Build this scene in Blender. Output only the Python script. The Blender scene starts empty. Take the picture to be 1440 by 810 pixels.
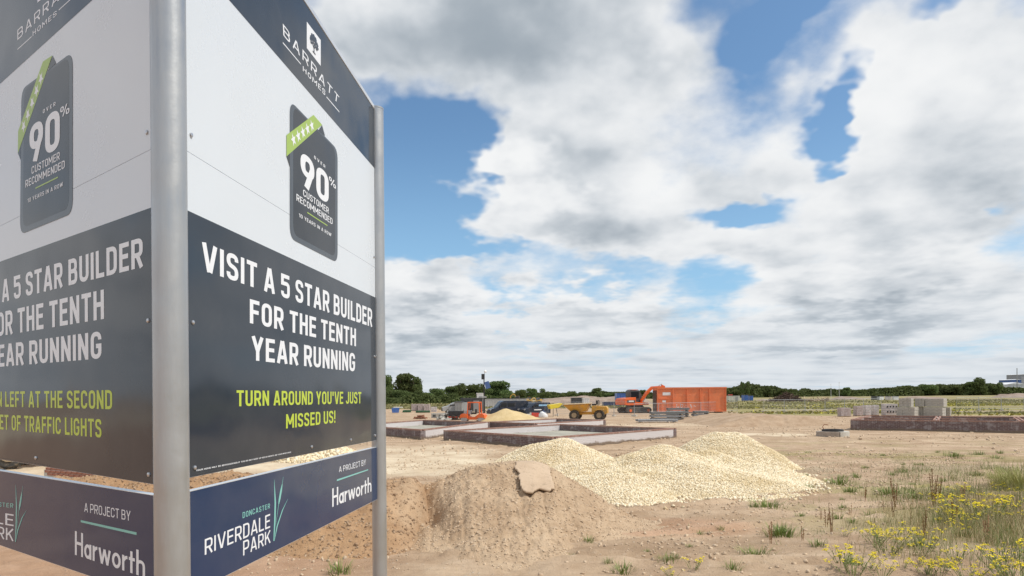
import bpy, bmesh, math, random
import numpy as np
from mathutils import Vector, Matrix
SC = bpy.context.scene
COL = SC.collection
R = math.radians

# ---------------------------------------------------------------- camera
EYE = 2.2; FOC = 960.0; HY = 557.0; ROLL = 0.008
cam = bpy.data.cameras.new('camera'); camo = bpy.data.objects.new('camera', cam); COL.objects.link(camo)
cam.sensor_width = 36; cam.lens = 24; cam.shift_y = (HY-405)/1440
cam.clip_start = 0.05; cam.clip_end = 20000
cr, sr = math.cos(ROLL), math.sin(ROLL)
camo.matrix_world = Matrix(((cr, sr, 0, 0), (0, 0, -1, 0), (-sr, cr, 0, EYE), (0, 0, 0, 1)))
SC.camera = camo

def ray(px, py):
    u = (px-720)/FOC; v = (HY-py)/FOC
    return Vector((u*cr+v*sr, 1.0, -u*sr+v*cr))
def at(px, py, Y):
    "point of the place seen at photo pixel (px,py), Y metres ahead"
    r = ray(px, py)
    return Vector((r.x*Y, Y, EYE+r.z*Y))
def gp(px, py, z=0.0):
    "ground point (height z) seen at photo pixel"
    r = ray(px, py); t = (z-EYE)/r.z
    return Vector((r.x*t, t, z))

# ---------------------------------------------------------------- light
SUN_EL, SUN_AZ = 55.0, 104.0          # azimuth clockwise from +Y (ahead); sun stands to the right, a touch behind
sd = Vector((math.sin(R(SUN_AZ))*math.cos(R(SUN_EL)), math.cos(R(SUN_AZ))*math.cos(R(SUN_EL)), math.sin(R(SUN_EL))))
sl = bpy.data.lights.new('sun', 'SUN'); sl.energy = 3.2; sl.angle = R(0.55); sl.color = (1.0, 0.955, 0.87)
so = bpy.data.objects.new('sun', sl); COL.objects.link(so)
so.rotation_euler = sd.to_track_quat('Z', 'Y').to_euler()
SC.view_settings.view_transform = 'Standard'; SC.view_settings.look = 'None'
SC.view_settings.exposure = 0.08; SC.view_settings.gamma = 1.0
SC.view_settings.use_curve_mapping = False

# ---------------------------------------------------------------- sky
W = bpy.data.worlds.new('World'); SC.world = W; W.use_nodes = True
nt = W.node_tree; nt.nodes.clear()
class NB:
    "tiny node builder"
    def __init__(s, nt): s.nt = nt
    def n(s, t, **k):
        o = s.nt.nodes.new(t)
        for a, b in k.items(): setattr(o, a, b)
        return o
    def put(s, sock, v):
        if v is None: return
        if isinstance(v, bpy.types.NodeSocket): s.nt.links.new(v, sock)
        else: sock.default_value = v
    def m(s, op, a, b=None, c=None, clamp=False):
        o = s.n('ShaderNodeMath', operation=op, use_clamp=clamp)
        s.put(o.inputs[0], a); s.put(o.inputs[1], b); s.put(o.inputs[2], c)
        return o.outputs[0]
    def v(s, op, a, b=None, c=None, scale=None):
        o = s.n('ShaderNodeVectorMath', operation=op)
        s.put(o.inputs[0], a); s.put(o.inputs[1], b); s.put(o.inputs[2], c)
        if scale is not None: s.put(o.inputs['Scale'], scale)
        return o.outputs['Value'] if op in ('LENGTH', 'DOT_PRODUCT', 'DISTANCE') else o.outputs[0]
    def noise(s, vec, scale, detail=4, rough=.55, lac=2.0, dist=0.0, col=False):
        o = s.n('ShaderNodeTexNoise'); s.put(o.inputs['Vector'], vec)
        o.inputs['Scale'].default_value = scale; o.inputs['Detail'].default_value = detail
        o.inputs['Roughness'].default_value = rough; o.inputs['Lacunarity'].default_value = lac
        o.inputs['Distortion'].default_value = dist
        return o.outputs['Color' if col else 'Fac']
    def sm(s, x, a, b, lo=0.0, hi=1.0):
        o = s.n('ShaderNodeMapRange', interpolation_type='SMOOTHSTEP')
        s.put(o.inputs['Value'], x)
        for i, q in zip(('From Min', 'From Max', 'To Min', 'To Max'), (a, b, lo, hi)): s.put(o.inputs[i], q)
        return o.outputs['Result']
    def mix(s, f, a, b, mode='MIX'):
        o = s.n('ShaderNodeMix', data_type='RGBA', blend_type=mode)
        s.put(o.inputs[0], f)
        s.put(o.inputs[6], (*a, 1) if isinstance(a, tuple) and len(a) == 3 else a)
        s.put(o.inputs[7], (*b, 1) if isinstance(b, tuple) and len(b) == 3 else b)
        return o.outputs[2]
nb = NB(nt)
sky = nb.n('ShaderNodeTexSky', sky_type='NISHITA', sun_disc=False, sun_elevation=R(SUN_EL), sun_rotation=R(SUN_AZ),
           altitude=20, air_density=1.0, dust_density=1.6, ozone_density=1.6)
D = nb.n('ShaderNodeTexCoord').outputs['Generated']
D = nb.v('NORMALIZE', D)
sx = nb.n('ShaderNodeSeparateXYZ'); nb.put(sx.inputs[0], D)
az = nb.m('ARCTAN2', sx.outputs[0], sx.outputs[1])
el = nb.m('ARCSINE', sx.outputs[2])
# height coordinate that crowds towards the horizon, as a flat cloud layer does
zl = nb.m('LOGARITHM', nb.m('ADD', nb.m('MAXIMUM', sx.outputs[2], 0.0), 0.06), math.e)
cn = nb.n('ShaderNodeCombineXYZ')
kk = nb.m('MULTIPLY', nb.m('POWER', nb.m('ADD', nb.m('MAXIMUM', sx.outputs[2], 0.0), 0.02), -0.33), 0.74)
nb.put(cn.inputs[0], nb.m('MULTIPLY', sx.outputs[0], kk)); nb.put(cn.inputs[1], nb.m('MULTIPLY', sx.outputs[1], kk)); nb.put(cn.inputs[2], nb.m('MULTIPLY', zl, 0.46))
Q = cn.outputs[0]
ca = nb.n('ShaderNodeCombineXYZ'); nb.put(ca.inputs[0], az); nb.put(ca.inputs[1], el)
warp = nb.v('SCALE', nb.v('SUBTRACT', nb.noise(Q, 2.6, 5, .62, col=True), (.5, .5, .5)), scale=0.34)
A = nb.v('ADD', ca.outputs[0], warp)
def blobs(lst):
    tot = None
    for cx, cy, rx, ry, amp in lst:
        u = (cx-720)/FOC; v = (HY-cy)/FOC; a = math.atan(u); e = math.atan(v*math.cos(a))
        ka = math.cos(a)**2
        d = nb.v('MULTIPLY', nb.v('SUBTRACT', A, (a, e, 0)), (FOC/rx/ka, FOC/ry/math.cos(e)**2/math.cos(a), 0))
        q = nb.m('SUBTRACT', 1.0, nb.v('DOT_PRODUCT', d, d), clamp=True)
        q = nb.m('MULTIPLY', nb.m('MULTIPLY', q, q), amp)
        tot = q if tot is None else nb.m('ADD', tot, q)
    return tot
COVER = [
 (775,262,115,115,.95), (735,235,50,60,.5), (630,470,120,60,.4), (1000,330,120,60,.3),  # clouds (+) and blue gaps (-), at the bearings where they stand
 (620,-10,330,175,.8), (820,110,240,200,.8), (900,30,130,120,.4), (560,60,120,110,.3), (470,40,90,110,.5),
 (780,255,150,130,.75), (900,300,180,130,.7), (1050,200,160,110,.6), (1320,210,280,260,.9), (1250,330,280,120,.6), (1060,370,200,90,.5),
 (590,400,110,110,.8), (560,460,130,60,.5), (820,450,170,60,.75), (1210,430,280,70,.7), (760,385,110,30,.22), (1420,60,160,110,.5),
  (680,320,60,40,.25),
 (590,235,95,120,-1.0), (672,190,75,60,-.85), (662,300,50,60,-.55), (640,350,95,50,-.9), (720,372,110,30,-.45), (560,240,70,110,-.5), (545,320,80,60,-.5), (850,392,190,30,-.25), (760,470,160,50,.3), (740,420,160,30,-.2),
 (1090,0,110,62,-1.1), (1030,60,60,50,-.5), (1165,160,62,40,-1.0), (1195,135,40,36,-.5), (1110,110,40,30,.2), (1240,90,80,80,.3), (1045,280,90,46,-1.05), (1405,305,60,30,-.6), (1180,372,200,18,-.25), (1010,410,80,40,-.45),
 (1340,10,60,22,-.4), (960,440,60,40,-.35), (700,500,200,12,-.2),
]
GREY = [
 (765,232,105,48,-.75), (935,50,70,90,-.35), (600,370,85,40,-.35), (1210,395,240,28,-.3), (850,425,120,22,-.3), (1150,240,100,60,-.2), (700,222,50,40,-.3),  # thick parts seen from below: grey bases
 (700,50,330,190,1.0), (1350,250,220,200,.18), (1000,230,160,100,.28), (560,30,150,90,.2), (860,170,130,70,.15), (845,312,160,62,.5), (980,260,110,60,.2), (1330,320,230,80,.25), (1230,250,150,80,.15),
 (590,450,90,35,.6), (840,484,150,24,.75), (1210,468,270,32,.8), (1080,390,120,30,.2), (1420,150,80,80,.2), (730,350,80,40,.2),
]
cov = blobs(COVER); gry = blobs(GREY)
n1 = nb.noise(Q, 2.7, 9, .57)
n2 = nb.noise(Q, 7.5, 8, .57)
zz = nb.m('ADD', nb.m('MAXIMUM', sx.outputs[2], 0.0), .045)
cq = nb.n('ShaderNodeCombineXYZ'); nb.put(cq.inputs[0], nb.m('DIVIDE', sx.outputs[0], zz)); nb.put(cq.inputs[1], nb.m('DIVIDE', sx.outputs[1], zz))
n4 = nb.noise(cq.outputs[0], .42, 6, .55); n4b = nb.noise(nb.v('ADD', cq.outputs[0], (.15, -.55, 0)), .42, 6, .55)
low = nb.sm(el, .30, .12)
QL = nb.v('ADD', Q, (0.03, -0.008, 0.055))     # the same noise a step towards the sun
n3 = nb.noise(Q, 4.2, 4, .5); n3b = nb.noise(QL, 4.2, 4, .5); n2b = nb.noise(QL, 7.5, 8, .57)
fb = nb.m('ADD', nb.m('MULTIPLY', nb.m('MULTIPLY', nb.m('SUBTRACT', n4, .5), 1.5), low), nb.m('ADD', nb.m('MULTIPLY', nb.m('SUBTRACT', n1, .5), 1.4), nb.m('MULTIPLY', nb.m('SUBTRACT', n2, .5), .85)))
base = nb.sm(el, 0.02, 0.28, .62, .04)
infr = nb.sm(az, -1.1, -.7, .25, 0.0)           # wooded out of frame: plain broken cloud cover
behind = nb.m('ADD', infr, nb.sm(az, .75, 1.1, 0.0, .25))
hi = nb.sm(el, .55, .8, 0.0, .2)
dens = nb.m('ADD', nb.m('ADD', cov, fb), nb.m('ADD', nb.m('ADD', base, hi), behind))
mask = nb.sm(dens, -.16, .56)
lit = nb.m('ADD', nb.m('MULTIPLY', nb.m('SUBTRACT', n3, n3b), 2.4), nb.m('MULTIPLY', nb.m('SUBTRACT', n2, n2b), 1.1))
thick = nb.sm(dens, .35, 1.5)
shade = nb.m('ADD', nb.m('MULTIPLY', thick, .30), nb.m('MULTIPLY', gry, .80))
shade = nb.m('SUBTRACT', nb.m('ADD', shade, nb.m('MULTIPLY', nb.m('MULTIPLY', nb.m('SUBTRACT', n4, n4b), low), 1.7)), lit)
shade = nb.m('ADD', shade, nb.m('MULTIPLY', nb.m('SUBTRACT', n2, .5), .3))
shade = nb.sm(shade, -.48, 1.28)
ramp = nb.n('ShaderNodeValToRGB'); nb.put(ramp.inputs[0], shade)
el_ = ramp.color_ramp.elements
el_[0].position = 0; el_[0].color = (.86, .87, .875, 1)
el_[1].position = 1; el_[1].color = (.33, .38, .43, 1)
e = el_.new(.25); e.color = (.76, .78, .80, 1)
e = el_.new(.50); e.color = (.62, .655, .69, 1)
e = el_.new(.75); e.color = (.47, .515, .56, 1)
cl = ramp.outputs[0]
# far clouds sink into pale air above the horizon
air = nb.sm(el, 0.0, 0.16, .50, 0.0)
cl = nb.mix(air, cl, (.55, .62, .69))
skyc = nb.v('SCALE', sky.outputs[0], scale=0.1)
skyc = nb.mix(nb.sm(el, 0.0, .40, .70, .0), skyc, (.37, .51, .66))
skyc = nb.v('MULTIPLY', skyc, (1.0, 1.27, 1.38))
final = nb.mix(mask, skyc, cl)
bg = nb.n('ShaderNodeBackground'); nb.put(bg.inputs[0], nb.v('SCALE', final, scale=10.0)); bg.inputs[1].default_value = 0.1
wo = nb.n('ShaderNodeOutputWorld'); nt.links.new(bg.outputs[0], wo.inputs[0])
W.cycles.sampling_method = 'MANUAL'; W.cycles.sample_map_resolution = 512
# ---------------------------------------------------------------- helpers
def vnoise(x, y, seed=0):
    xi = np.floor(x).astype(np.int64); yi = np.floor(y).astype(np.int64)
    xf = x-xi; yf = y-yi
    def h(a, b):
        n = (a*374761393 + b*668265263 + seed*974634777) & 0xffffffff
        n = ((n ^ (n >> 13))*1274126177) & 0xffffffff
        return ((n ^ (n >> 16)) & 0xffff)/65535.0
    u = xf*xf*(3-2*xf); v = yf*yf*(3-2*yf)
    return (h(xi, yi)*(1-u)+h(xi+1, yi)*u)*(1-v)+(h(xi, yi+1)*(1-u)+h(xi+1, yi+1)*u)*v
def fbm(x, y, oct=4, seed=0, gain=.5):
    x = np.asarray(x, float); y = np.asarray(y, float)
    s = 0; a = 1; t = 0
    for i in range(oct):
        s = s+a*vnoise(x*2**i+17.3*i, y*2**i-9.1*i, seed+i); t += a; a *= gain
    return s/t
def sstep(x, a, b):
    t = np.clip((np.asarray(x, float)-a)/(b-a), 0, 1); return t*t*(3-2*t)

def tag(o, label=None, cat=None, group=None, kind=None):
    if label: o['label'] = label
    if cat: o['category'] = cat
    if group: o['group'] = group
    if kind: o['kind'] = kind
    return o
def link(name, me, mat=None, parent=None):
    o = bpy.data.objects.new(name, me); COL.objects.link(o)
    if mat is not None:
        for q in (mat if isinstance(mat, (list, tuple)) else [mat]): me.materials.append(q)
    if parent: o.parent = parent
    return o
def empty(name, loc=(0, 0, 0), rz=0, label=None, cat=None, group=None):
    o = bpy.data.objects.new(name, None); COL.objects.link(o); o.location = loc; o.rotation_euler = (0, 0, rz)
    o.empty_display_size = .2
    return tag(o, label, cat, group)
def npmesh(name, V, F, smooth=False):
    "V (n,3); F (m,k) all faces with k corners"
    V = np.asarray(V, np.float32); F = np.asarray(F, np.int32)
    me = bpy.data.meshes.new(name); k = F.shape[1]
    me.vertices.add(len(V)); me.vertices.foreach_set('co', V.ravel())
    me.loops.add(F.size); me.loops.foreach_set('vertex_index', F.ravel())
    me.polygons.add(len(F)); me.polygons.foreach_set('loop_start', np.arange(0, F.size, k, dtype=np.int32))
    me.polygons.foreach_set('loop_total', np.full(len(F), k, np.int32))
    if smooth: me.polygons.foreach_set('use_smooth', np.ones(len(F), bool))
    me.update(calc_edges=True); return me
def gridmesh(name, X, Y, Z, smooth=True):
    n, m = X.shape
    V = np.stack([X, Y, Z], -1).reshape(-1, 3)
    i = np.arange(n*m).reshape(n, m)
    F = np.stack([i[:-1, :-1], i[:-1, 1:], i[1:, 1:], i[1:, :-1]], -1).reshape(-1, 4)
    return npmesh(name, V, F, smooth)
def scatter(name, tv, tf, P, S, rng, up=False, tilt=.3):
    "copies of the little template (tv,tf) at P (n,3), size S (n,) or (n,3), random turn, joined"
    n = len(P); tv = np.asarray(tv, float); tf = np.asarray(tf)
    S = np.asarray(S, float); S = S[:, None].repeat(3, 1) if S.ndim == 1 else S
    a = rng.uniform(0, 2*np.pi, n)
    b = rng.normal(0, tilt, n) if up else rng.uniform(0, 2*np.pi, n)
    c = rng.normal(0, tilt, n) if up else rng.uniform(0, 2*np.pi, n)
    ca, sa, cb, sb, cc, sc_ = np.cos(a), np.sin(a), np.cos(b), np.sin(b), np.cos(c), np.sin(c)
    Z0 = np.zeros(n); O = np.ones(n)
    Rz = np.stack([ca, -sa, Z0, sa, ca, Z0, Z0, Z0, O], -1).reshape(n, 3, 3)
    Rx = np.stack([O, Z0, Z0, Z0, cb, -sb, Z0, sb, cb], -1).reshape(n, 3, 3)
    Ry = np.stack([cc, Z0, sc_, Z0, O, Z0, -sc_, Z0, cc], -1).reshape(n, 3, 3)
    M = np.einsum('nij,njk,nkl->nil', Rz, Rx, Ry)
    V = np.einsum('nij,nkj->nki', M, tv[None]*S[:, None, :])+np.asarray(P)[:, None, :]
    F = tf[None]+(np.arange(n)*len(tv))[:, None, None]
    return V.reshape(-1, 3), F.reshape(-1, tf.shape[1])
CUBE_V = np.array([(x, y, z) for x in (-.5, .5) for y in (-.5, .5) for z in (-.5, .5)])
CUBE_F = np.array([(0, 1, 3, 2), (4, 6, 7, 5), (0, 4, 5, 1), (2, 3, 7, 6), (0, 2, 6, 4), (1, 5, 7, 3)])
_r = np.random.default_rng(5)
STONE_V = CUBE_V*np.array([1, .8, .65])+_r.uniform(-.17, .17, (8, 3)); STONE_F = CUBE_F

class MB:
    "collects simple solids; build() links them as one mesh object"
    def __init__(s): s.v = []; s.f = []; s.mi = []; s.cur = 0
    def mat(s, i): s.cur = i; return s
    def add(s, vs, fs):
        k = len(s.v); s.v += [tuple(q) for q in vs]; s.f += [[k+i for i in q] for q in fs]; s.mi += [s.cur]*len(fs); return s
    def box(s, c, d, rz=0, rx=0, ry=0):
        M = Matrix.Rotation(rz, 3, 'Z') @ Matrix.Rotation(ry, 3, 'Y') @ Matrix.Rotation(rx, 3, 'X')
        return s.add([M @ Vector((a*d[0], b*d[1], e*d[2]))+Vector(c) for a, b, e in CUBE_V.tolist()], CUBE_F.tolist())
    def prism(s, prof, y0, y1, axis='Y', inset=None):
        "profile of (a,b) points extruded from y0 to y1; axis Y: a=x,b=z; X: a=y,b=z; Z: a=x,b=y"
        def p(a, b, t): return {'Y': (a, t, b), 'X': (t, a, b), 'Z': (a, b, t)}[axis]
        n = len(prof)
        vs = [p(a, b, y0) for a, b in prof]+[p(a, b, y1) for a, b in prof]
        fs = [list(range(n))[::-1], list(range(n, 2*n))]+[[i, (i+1) % n, n+(i+1) % n, n+i] for i in range(n)]
        return s.add(vs, fs)
    def tube(s, pts, r, seg=8, cap=True):
        pts = [Vector(p) for p in pts]; rr = r if isinstance(r, (list, tuple)) else [r]*len(pts)
        rings = []; pu = None
        for i, p in enumerate(pts):
            d = (pts[min(i+1, len(pts)-1)]-pts[max(i-1, 0)]).normalized()
            if pu is None: pu = d.orthogonal().normalized()
            u = (pu-d*pu.dot(d))
            u = u.normalized() if u.length > 1e-4 else d.orthogonal().normalized()
            w = d.cross(u); pu = u
            rings.append([p+(u*math.cos(2*math.pi*k/seg)+w*math.sin(2*math.pi*k/seg))*rr[i] for k in range(seg)])
        vs = [q for g in rings for q in g]; fs = []
        for i in range(len(pts)-1):
            for k in range(seg):
                fs.append([i*seg+k, i*seg+(k+1) % seg, (i+1)*seg+(k+1) % seg, (i+1)*seg+k])
        if cap: fs += [list(range(seg))[::-1], [(len(pts)-1)*seg+k for k in range(seg)]]
        return s.add(vs, fs)
    def wheel(s, c, r, w, seg=18, axis='Y'):
        "tyre with rounded shoulders, axle along Y"
        c = Vector(c); h = w/2
        pr = [(r*.55, -h*.9), (r*.86, -h), (r, -h*.7), (r, h*.7), (r*.86, h), (r*.55, h*.9)]
        vs = []; fs = []; n = len(pr)
        for k in range(seg):
            a = 2*math.pi*k/seg
            for q, y in pr: vs.append(c+Vector((q*math.cos(a), y, q*math.sin(a))))
        for k in range(seg):
            for j in range(n-1): fs.append([k*n+j, k*n+j+1, ((k+1) % seg)*n+j+1, ((k+1) % seg)*n+j])
        return s.add(vs, fs)
    def disc(s, c, r, w, seg=14):
        "hub / cylinder with axle along Y"
        return s.tube([Vector(c)-Vector((0, w/2, 0)), Vector(c)+Vector((0, w/2, 0))], r, seg)
    def mesh(s, name):
        me = bpy.data.meshes.new(name); me.from_pydata(s.v, [], s.f); me.polygons.foreach_set('material_index', s.mi); me.update(); return me
    def build(s, name, mat, parent=None, smooth=False, bevel=0, loc=None):
        me = s.mesh(name)
        bm = bmesh.new(); bm.from_mesh(me); bmesh.ops.recalc_face_normals(bm, faces=bm.faces)
        if bevel: bmesh.ops.bevel(bm, geom=list(bm.edges), offset=bevel, segments=2, affect='EDGES', clamp_overlap=True, profile=.6)
        if smooth:
            for f in bm.faces: f.smooth = True
            for e in bm.edges:
                if len(e.link_faces) == 2 and e.calc_face_angle(0) > .7: e.smooth = False
        bm.to_mesh(me); bm.free()
        o = link(name, me, mat, parent)
        if loc is not None: o.location = loc
        return o
def copy_tree(o, parent=None):
    c = o.copy(); COL.objects.link(c)
    if parent is not None: c.parent = parent
    for ch in list(o.children): copy_tree(ch, c)
    return c
def clone(o, loc, rz=0, label=None, scale=None):
    c = copy_tree(o); c.location = loc; c.rotation_euler = (0, 0, rz)
    if label: c['label'] = label
    if scale is not None: c.scale = scale if hasattr(scale, '__len__') else (scale,)*3
    return c

# ---------------------------------------------------------------- materials
def material(name):
    m = bpy.data.materials.new(name); m.use_nodes = True; t = m.node_tree; t.nodes.clear()
    b = t.nodes.new('ShaderNodeBsdfPrincipled'); o = t.nodes.new('ShaderNodeOutputMaterial'); t.links.new(b.outputs[0], o.inputs[0])
    return m, NB(t), b
def bump(nb, b, h, strength=.3, dist=.02):
    o = nb.n('ShaderNodeBump'); o.inputs['Strength'].default_value = strength; o.inputs['Distance'].default_value = dist
    nb.put(o.inputs['Height'], h); nb.put(b.inputs['Normal'], o.outputs[0])
def simple(name, c, rough=.6, metal=0.0, var=.15, scale=3.0, bmp=0.0, coat=0.0, dirt=None, dirtamt=.4, obj=True):
    m, nb, b = material(name)
    P = nb.n('ShaderNodeTexCoord').outputs['Object']
    n = nb.noise(P, scale, 6, .6); n2 = nb.noise(P, scale*7, 4, .6)
    f = nb.m('ADD', nb.m('MULTIPLY', n, .7), nb.m('MULTIPLY', n2, .3))
    lo = tuple(x*(1-var*1.6) for x in c); hi = tuple(min(1, x*(1+var*1.3)) for x in c)
    col = nb.mix(nb.sm(f, .3, .7), lo, hi)
    if dirt: col = nb.mix(nb.m('MULTIPLY', nb.sm(nb.noise(P, scale*1.7, 7, .7), .45, .7), dirtamt), col, dirt)
    nb.put(b.inputs['Base Color'], col); b.inputs['Roughness'].default_value = rough; b.inputs['Metallic'].default_value = metal
    if coat: b.inputs['Coat Weight'].default_value = coat; b.inputs['Coat Roughness'].default_value = .08
    if bmp: bump(nb, b, n2, bmp, .02)
    return m
# ---------------------------------------------------------------- the V-shaped sign board
def arcp(cx, cy, rx, ry, a0, a1, n=10):
    return [(cx+rx*math.cos(R(a0+(a1-a0)*i/n)), cy+ry*math.sin(R(a0+(a1-a0)*i/n))) for i in range(n+1)]
def rp(pts, r=.16, closed=False, n=5):
    "polyline with filleted corners"
    out = []; N = len(pts)
    for i, p in enumerate(pts):
        p = Vector(p)
        if not closed and i in (0, N-1): out.append(tuple(p)); continue
        a = Vector(pts[i-1]); b = Vector(pts[(i+1) % N]); da = a-p; db = b-p
        ra = min(r, da.length*.5 if (closed or i-1 > 0) else da.length*.98); rb = min(r, db.length*.5 if (closed or i+1 < N-1) else db.length*.98)
        pa = p+da.normalized()*ra; pb = p+db.normalized()*rb
        for k in range(n+1):
            t = k/n; out.append(tuple(pa*(1-t)**2*1+p*2*t*(1-t)+pb*t*t) if False else tuple((1-t)**2*pa+2*t*(1-t)*p+t*t*pb))
    return out
def ribbon(pts, w, closed=False):
    P = [Vector(p) for p in pts]
    Q = [P[0]]
    for p in P[1:]:
        if (p-Q[-1]).length > 1e-4: Q.append(p)
    if closed and (Q[0]-Q[-1]).length < 1e-4: Q.pop()
    P = Q; N = len(P); L = []; Rr = []
    for i, p in enumerate(P):
        a = P[i-1] if (closed or i > 0) else None; b = P[(i+1) % N] if (closed or i < N-1) else None
        d1 = (p-a).normalized() if a is not None else None; d2 = (b-p).normalized() if b is not None else None
        if d1 is None: d1 = d2
        if d2 is None: d2 = d1
        n1 = Vector((-d1.y, d1.x)); n2 = Vector((-d2.y, d2.x)); m = n1+n2
        m = m/max(m.length_squared, 1.0)*2 if m.length > 1e-3 else n1
        L.append(p+m*w/2); Rr.append(p-m*w/2)
    vs = L+Rr; fs = [[i, (i+1) % N, N+(i+1) % N, N+i] for i in range(N if closed else N-1)]
    return vs, fs
def glyph(c, w, wide=1.0):
    h = w/2; y0, y1 = h, 1-h; k = wide
    W_ = {'I': w, "'": w, '!': w, '1': .34, 'M': .74*k, 'W': .86*k, 'J': .46*k, 'L': .46*k, 'E': .48*k, 'F': .47*k, 'T': .52*k, 'V': .60*k, 'A': .60*k, 'Y': .58*k, '%': .95,
          'K': .57*k, 'S': .53*k, 'a': .46, 'r': .30, 'w': .72, 'o': .50, 't': .32, 'h': .46, ' ': .26, 'X': .56*k, 'Z': .5*k}.get(c, .54*k)
    x0, x1 = h, W_-h; xm = W_/2; S = []; r = .17*k**.5
    a = S.append
    if c in 'I': a(([(h, 0), (h, 1)],))
    elif c == "'": a(([(h, .66), (h, 1)],))
    elif c == '!': a(([(h, .3), (h, 1)],)); a(([(h, 0), (h, .17)],))
    elif c == 'A': a(([(h*.9, 0), (xm-h*.25, 1)],)); a(([(xm+h*.25, 1), (W_-h*.9, 0)],)); a(([(W_*.24, .27), (W_*.76, .27)],))
    elif c == 'V': a(([(h*.9, 1), (xm-h*.25, 0)],)); a(([(xm+h*.25, 0), (W_-h*.9, 1)],))
    elif c == 'Y': a(([(h*.9, 1), (xm, .40)],)); a(([(W_-h*.9, 1), (xm, .40)],)); a(([(xm, 0), (xm, .46)],))
    elif c == 'W': a(([(h*.9, 1), (W_*.29, 0)],)); a(([(W_*.29, 0), (xm, .95)],)); a(([(xm, .95), (W_*.71, 0)],)); a(([(W_*.71, 0), (W_-h*.9, 1)],))
    elif c == 'M': a(([(x0, 0), (x0, 1)],)); a(([(x1, 0), (x1, 1)],)); a(([(x0, .97), (xm, .28)],)); a(([(xm, .28), (x1, .97)],))
    elif c == 'N': a(([(x0, 0), (x0, 1)],)); a(([(x1, 0), (x1, 1)],)); a(([(x0, .96), (x1, .04)],))
    elif c == 'H': a(([(x0, 0), (x0, 1)],)); a(([(x1, 0), (x1, 1)],)); a(([(x0, .52), (x1, .52)],))
    elif c == 'T': a(([(0, y1), (W_, y1)],)); a(([(xm, 0), (xm, 1-w)],))
    elif c == 'L': a(([(x0, 1), (x0, y0), (W_, y0)],))
    elif c == 'E': a(([(W_, y1), (x0, y1), (x0, y0), (W_, y0)],)); a(([(w, .52), (W_*.93, .52)],))
    elif c == 'F': a(([(W_, y1), (x0, y1), (x0, 0)],)); a(([(w, .5), (W_*.92, .5)],))
    elif c == 'K': a(([(x0, 0), (x0, 1)],)); a(([(w*.9, .42), (W_-h*.8, 1)],)); a(([(W_*.42, .60), (W_-h*.8, 0)],))
    elif c == 'X': a(([(h, 0), (x1, 1)],)); a(([(h, 1), (x1, 0)],))
    elif c == 'Z': a(([(0, y1), (x1, y1), (x0, y0), (W_, y0)],))
    elif c == 'J': a((rp([(x1, 1), (x1, y0), (x0, y0), (x0, .26)], r),))
    elif c == 'U': a((rp([(x0, 1), (x0, y0), (x1, y0), (x1, 1)], r*1.25),))
    elif c in 'O0': a((rp([(x0, y0), (x1, y0), (x1, y1), (x0, y1)], r*1.3*(1 if k < 1.2 else 3), True, 8), True))
    elif c == 'C': a((rp([(x1, .70), (x1, y1), (x0, y1), (x0, y0), (x1, y0), (x1, .30)], r*1.3),))
    elif c == 'G': a((rp([(x1, .70), (x1, y1), (x0, y1), (x0, y0), (x1, y0), (x1, .50)], r*1.3),)); a(([(xm, .47), (W_, .47)],))
    elif c == 'D': a((rp([(x0, y0), (x1, y0), (x1, y1), (x0, y1)], r*1.2),)); a(([(x0, 0), (x0, 1)],))
    elif c == 'P': a((rp([(x0, .42), (x1, .42), (x1, y1), (x0, y1)], r),)); a(([(x0, 0), (x0, 1)],))
    elif c == 'R': a((rp([(x0, .44), (x1, .44), (x1, y1), (x0, y1)], r),)); a(([(x0, 0), (x0, 1)],)); a(([(W_*.52, .44), (W_-h*.7, 0)],))
    elif c == 'B': a((rp([(x0, y0), (x1, y0), (x1, .515), (x0, .515)], r),)); a((rp([(x0, .515), (x1-.02, .515), (x1-.02, y1), (x0, y1)], r),)); a(([(x0, 0), (x0, 1)],))
    elif c == 'S': a((rp([(x1, .72), (x1, y1), (x0, y1), (x0, .56), (x1, .46), (x1, y0), (x0, y0), (x0, .28)], r),))
    elif c == '5': a(([(W_*.95, y1), (x0, y1), (x0, .52)],)); a((rp([(x0, .60), (x1, .62), (x1, y0), (x0, y0), (x0, .27)], r*.9),))
    elif c == '1': a(([(x1, 0), (x1, 1)],)); a(([(x1, .93), (0, .72)],))
    elif c == '9': a((rp([(x0, .42), (x1, .42), (x1, y1), (x0, y1)], r*1.35, True, 8), True)); a(([(x1-.01, .62), (W_*.42, 0)],))
    elif c == '%':
        for dx, dy in ((0, .5), (W_-.36, 0)):
            a((rp([(dx+h*.7, dy+h*.7), (dx+.36-h*.7, dy+h*.7), (dx+.36-h*.7, dy+.5-h*.7), (dx+h*.7, dy+.5-h*.7)], .12, True), True, .8))
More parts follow.
